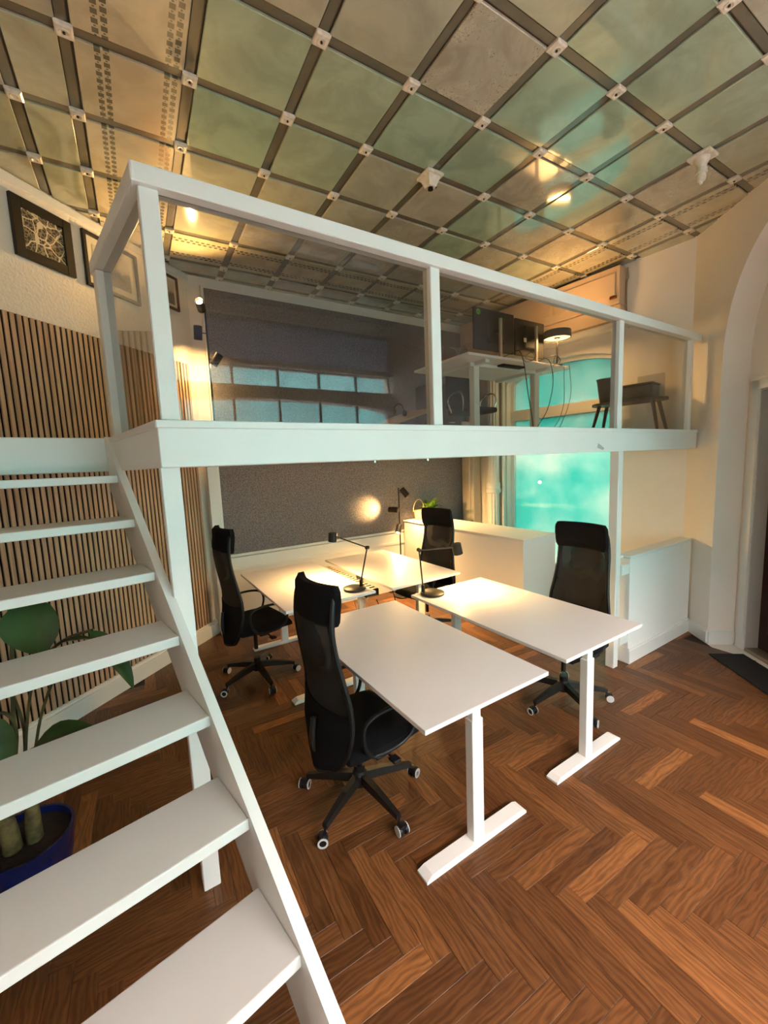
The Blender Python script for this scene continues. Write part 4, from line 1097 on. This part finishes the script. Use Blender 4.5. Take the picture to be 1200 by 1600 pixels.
MB().tube(smooth_path([(.08, -.004, .14), (.16, -.006, .13), (.19, -.006, .07), (.23, -.006, .15), (.32, -.004, .165)], 5), .003, 6).build('string', pine, cf)

rl = empty('ring_lamp', 'lit round lamp with drum shade at the right end of the loft desk', 'lamp', loc=(4.19, 1.175, 2.9205))
MB().lathe([(.06, 0), (.06, .015), (.055, .018)], n=24).build('base', black_metal, rl, smooth=True)
MB().cyl((0,0,.015), (0,0,.31), .010, n=10).build('stem', black_metal, rl, smooth=True)
b = MB(); b.cyl((.0, 0, .10), (.025, 0, .10), .006, n=8); b.build('knob', black_metal, rl)
MB().lathe([(.055, .385), (.143, .385), (.148, .38), (.148, .300), (.144, .300), (.144, .325), (.02, .33)], n=40).build('shade', mat('dark_grey_shade', (.09, .08, .07), .35), rl, smooth=True)
MB().lathe([(.034, .314), (.139, .314), (.139, .320), (.034, .320), (.034, .314)], n=40).build('diffuser', mat('warm_diffuser', (1, .8, .5), .5, emit=((1, .70, .28), 2.0)), rl, smooth=True)
MB().lathe([(.008, .310), (.034, .310), (.034, .322), (.008, .322)], n=20).build('hub', black_metal, rl)
def area_light(name, loc, aim, size, energy, shape='DISK', col=WARM, parent=None):
    ld = bpy.data.lights.new(name, 'AREA'); ld.shape = shape; ld.size = size; ld.energy = energy; ld.color = col
    o = bpy.data.objects.new(name, ld); COL.objects.link(o); o.rotation_mode = 'QUATERNION'
    o.rotation_quaternion = (Vector(aim)-Vector(loc)).to_track_quat('-Z', 'Y'); o.location = loc
    if parent is not None: o.parent = parent
area_light('lamp_or_fill_light', (0, 0, .306), (0, 0, -1), .25, 11, parent=rl)
area_light('lamp_or_fill_light', (0, 0, .392), (.1, .15, 1.2), .24, 6, parent=rl)  # added uplight above the closed shade, warms the shutter box

# hanging cables under the loft desk
LC = 'black cables hanging from the loft desk'
cable('loft_cable', [(3.397, 1.103, 2.995), (3.419, 1.058, 2.972), (3.465, 1.046, 2.835), (3.534, 1.058, 2.584), (3.625, 1.081, 2.356), (3.728, 1.126, 2.113)], .0045, 'thickest black cable falling from the left monitor to the loft floor')
cable('loft_cable', [(3.944, 1.172, 2.995), (3.967, 1.103, 2.926), (3.956, 1.058, 2.698), (3.876, 1.069, 2.413), (3.762, 1.115, 2.219), (3.750, 1.149, 2.113)], .004, 'black cable falling straight from the right monitor to the loft floor')
cable('loft_cable', [(4.218, 1.100, 2.935), (4.218, 1.103, 2.835), (4.195, 1.081, 2.584), (4.173, 1.081, 2.447), (4.081, 1.081, 2.287), (3.899, 1.103, 2.113)], .003, 'thin black cable below the ring lamp on the loft, left of a pair')
cable('loft_cable', [(4.309, 1.100, 2.935), (4.332, 1.103, 2.835), (4.321, 1.081, 2.641), (4.264, 1.081, 2.447), (4.127, 1.081, 2.241), (4.036, 1.103, 2.113)], .003, 'thin black cable below the ring lamp on the loft, right of a pair')
cable('loft_cable', [(3.362, 1.240, 2.955), (3.465, 1.081, 3.006), (3.579, 1.058, 2.995), (3.659, 1.069, 2.949), (3.625, 1.081, 2.915), (3.534, 1.092, 2.949), (3.636, 1.058, 2.995), (3.671, 1.069, 2.937), (3.579, 1.098, 2.898), (3.511, 1.103, 2.915)], .0035, 'tangled loop of black cable at the front edge of the loft desk')
cable('loft_cable', [(3.933, 1.240, 2.960), (4.013, 1.103, 3.006), (4.093, 1.069, 2.972), (4.081, 1.081, 2.915), (4.013, 1.092, 2.926), (4.024, 1.069, 3.006), (4.058, 1.058, 2.960), (4.013, 1.103, 2.892)], .0035, 'small knot of black cable below the right monitor')

# swivel chair with chrome loops behind the loft desk
lc = empty('loft_chair', 'black chair with chrome arm loop behind the loft desk', 'chair', loc=(3.93, 2.27, ZT), rz=math.radians(-95))
MB().rbox((-.24, -.24, .40), (.24, .24, .47), .03, 3).build('seat', black_fabric, lc, smooth=True)
MB().rbox((-.30, -.22, .50), (-.25, .22, .98), .02, 3).build('backrest', black_fabric, lc, smooth=True)
MB().cyl((0,0,.08), (0,0,.40), .025, n=12).build('gas_lift', chrome, lc, smooth=True)
b = MB()
for k in range(5): a = 2*PI*k/5; b.cyl((.02*math.cos(a), .02*math.sin(a), .10), (.28*math.cos(a), .28*math.sin(a), .06), .018, .012, 8)
b.build('base', black_metal, lc, smooth=True)
for k in range(5): a = 2*PI*k/5; MB().cyl((.28*math.cos(a), .28*math.sin(a)-.015, .027), (.28*math.cos(a), .28*math.sin(a)+.015, .027), .027, n=14).build('caster', black_plastic, lc, smooth=True)
for s2 in (-1, 1):
    MB().tube(smooth_path([(-.12, .25*s2, .42), (-.16, .28*s2, .58), (-.05, .28*s2, .66), (.10, .28*s2, .66), (.16, .28*s2, .56), (.12, .25*s2, .42)], 4), .010, 8).build('armrest', chrome, lc, smooth=True)
MB().tube(smooth_path([(-.18, 0, .42), (-.28, 0, .42), (-.29, 0, .55)], 4), .014, 8).build('back_bracket', chrome, lc, smooth=True)
# dark drawer unit
du = empty('drawer_unit', 'dark brown low drawer unit at the back of the loft', 'drawer unit', loc=(3.60, 2.68, ZT))
MB().rbox((0, 0, 0), (.62, .40, .86), .004, 1).build('carcass', brown_dark, du)
for k in range(4):
    d_ = MB().rbox((.015, -.018, .03 + .205*k), (.605, -.001, .220 + .205*k), .003, 1).build('drawer', brown_dark, du)
    MB().rbox((.25, -.032, .12 + .205*k), (.37, -.018, .132 + .205*k), .003, 1).build('handle', chrome, d_)
mo = MB().rbox((0, 0, 0), (.17, .02, .22), .004, 1).build('white_file_box', paper_mat, None, loc=(3.13, 1.62, ZT+.001)); tag(mo, 'pale upright file box on the loft floor beside the chair', 'file box')
# drawing board and headphones left of the loft desk
db = empty('drawing_board', 'tilted tan wooden board on a low dark box behind the middle railing post', 'board', loc=(2.05, 1.35, ZT))
MB().rbox((.12, .05, 0), (.46, .36, .17), .006, 1).build('box', brown_dark, db)
MB().rbox((0, 0, -.008), (.52, .40, .008), .003, 1, Matrix.Translation((.0, 0, .155)) @ Matrix.Rotation(math.radians(-17), 4, 'Y') @ Matrix.Rotation(math.radians(4), 4, 'X')).build('board', pine, db)
hp_ = empty('headphones', 'black headphones lying on the tilted wooden board', 'headphones', loc=(2.14, 1.42, ZT+.262))
MB().tube([(.06*math.cos(t), 0, .085*math.sin(t)) for t in [PI*i/10 for i in range(11)]], .006, 6).build('band', black_plastic, hp_, smooth=True)
for s2 in (-1, 1): MB().lathe([(.02, -.012), (.03, -.008), (.03, .008), (.02, .012)], (.06*s2, 0, 0), 16, axis=(1,0,0)).build('ear_cup', black_plastic, hp_, smooth=True)

# bench with pot and box at the right end of the loft
bn = empty('bench', 'dark oval-ended wooden bench on the loft by the right wall', 'bench', loc=(4.60, .58, ZT), rz=math.radians(98))
prf = []
for i in range(20): t = PI/2 + PI*i/19; prf.append((-.20 + .17*math.cos(t), .17*math.sin(t)))
for i in range(20): t = -PI/2 + PI*i/19; prf.append((.20 + .17*math.cos(t), .17*math.sin(t)))
MB().prism(prf, .33, .355).build('seat', mat('dark_walnut', (.05, .03, .017), .45, noise=(6, .6)), bn)
for sx in (-1, 1):
    for sy in (-1, 1):
        MB().cyl((.26*sx, .10*sy, .33), (.33*sx, .15*sy, 0), .020, .014, 10).build('leg', mat('dark_walnut'), bn, smooth=True)
pt = empty('plant_pot', 'tall tapered dark grey pot at the far end of the loft bench', 'pot', loc=(4.565, .80, ZT+.3555))
MB().lathe([(.065, 0), (.07, .01), (.105, .26), (.112, .27), (.10, .27), (.09, .22), (.01, .21)], n=28).build('body', dark_pot, pt, smooth=True)
MB().lathe([(.095, .215), (.09, .235), (.01, .24)], n=20).build('soil', soil, pt, smooth=True)
bx_ = empty('storage_tub', 'low dark olive tub with lid at the near end of the loft bench', 'box', loc=(4.585, .50, ZT+.3555), rz=math.radians(98))
MB().rbox((-.19, -.12, 0), (.15, .12, .135), .025, 3).build('tub', mat('olive_fabric', (.045, .042, .026), .8), bx_, smooth=True)
MB().rbox((-.195, -.125, .1355), (.155, .125, .155), .009, 2).build('lid', mat('olive_fabric'), bx_, smooth=True)
ps = MB().rbox((-.13, -.006, 0), (.13, .006, .26), .002, 1).build('leaning_board', pale_sheet, None, M=Matrix.Translation((4.745, .42, ZT+.3565)) @ Matrix.Rotation(math.radians(95), 4, 'Z') @ Matrix.Rotation(math.radians(-4), 4, 'X')); tag(ps, 'pale board leaning on the wall behind the dark olive tub', 'board')

# ------------------------------------------------------------------ ceiling fittings
def fitting(name, i, j, label, kind):
    p = gpt(cols[i], rowsd[j]); r = empty(name, label, 'ceiling fitting', M=Matrix.Translation((p.x, p.y, CZ)) @ Rg)
    MB().rbox((-.075, -.075, -.022), (.075, .075, .0), .008, 2).build('plate', porcelain, r)
    if kind == 'box':
        b = MB(); z0, z1 = -.020, -.085
        b.add([(-.055,-.055,z0),(.055,-.055,z0),(.055,.055,z0),(-.055,.055,z0),(-.03,-.03,z1),(.03,-.03,z1),(.03,.03,z1),(-.03,.03,z1)], [(0,1,5,4),(1,2,6,5),(2,3,7,6),(3,0,4,7),(4,5,6,7),(0,3,2,1)]); b.build('housing', porcelain, r)
        b = MB(); b.cyl((.0,0,-.084), (.0,0,-.10), .020, n=12); b.cyl((.03, .0, -.05), (.055, 0, -.07), .008, n=8); b.build('sensor', black_plastic, r)
    else:
        MB().lathe([(.05, -.02), (.045, -.045), (.03, -.07), (.028, -.09), (.036, -.095), (.036, -.12), (.028, -.125), (.03, -.135), (.030, -.155), (.024, -.17), (.012, -.175), (.010, -.19), (.003, -.192)], n=24).build('lamp_holder', porcelain, r, smooth=True)
    return r
fitting('smoke_detector', 4, 0, 'square cream ceiling fitting with a black sensor above the middle of the railing', 'box')
fitting('lamp_socket', 7, 2, 'cream porcelain lamp socket hanging from the ceiling at the upper right', 'socket')
p = Vector((3.72, 1.79))
sk = empty('bare_bulb', 'small clear bulb hanging from the ceiling over the loft desk', 'bulb', loc=(p.x, p.y, CZ))
MB().lathe([(.02, 0), (.02, -.03), (.014, -.035)], n=14).build('cap', porcelain, sk, smooth=True)
MB().lathe([(.012, -.034), (.024, -.05), (.028, -.07), (.020, -.09), (.004, -.098)], n=16).build('glass', mat('frosted_bulb', (.85, .78, .65), .2), sk, smooth=True)
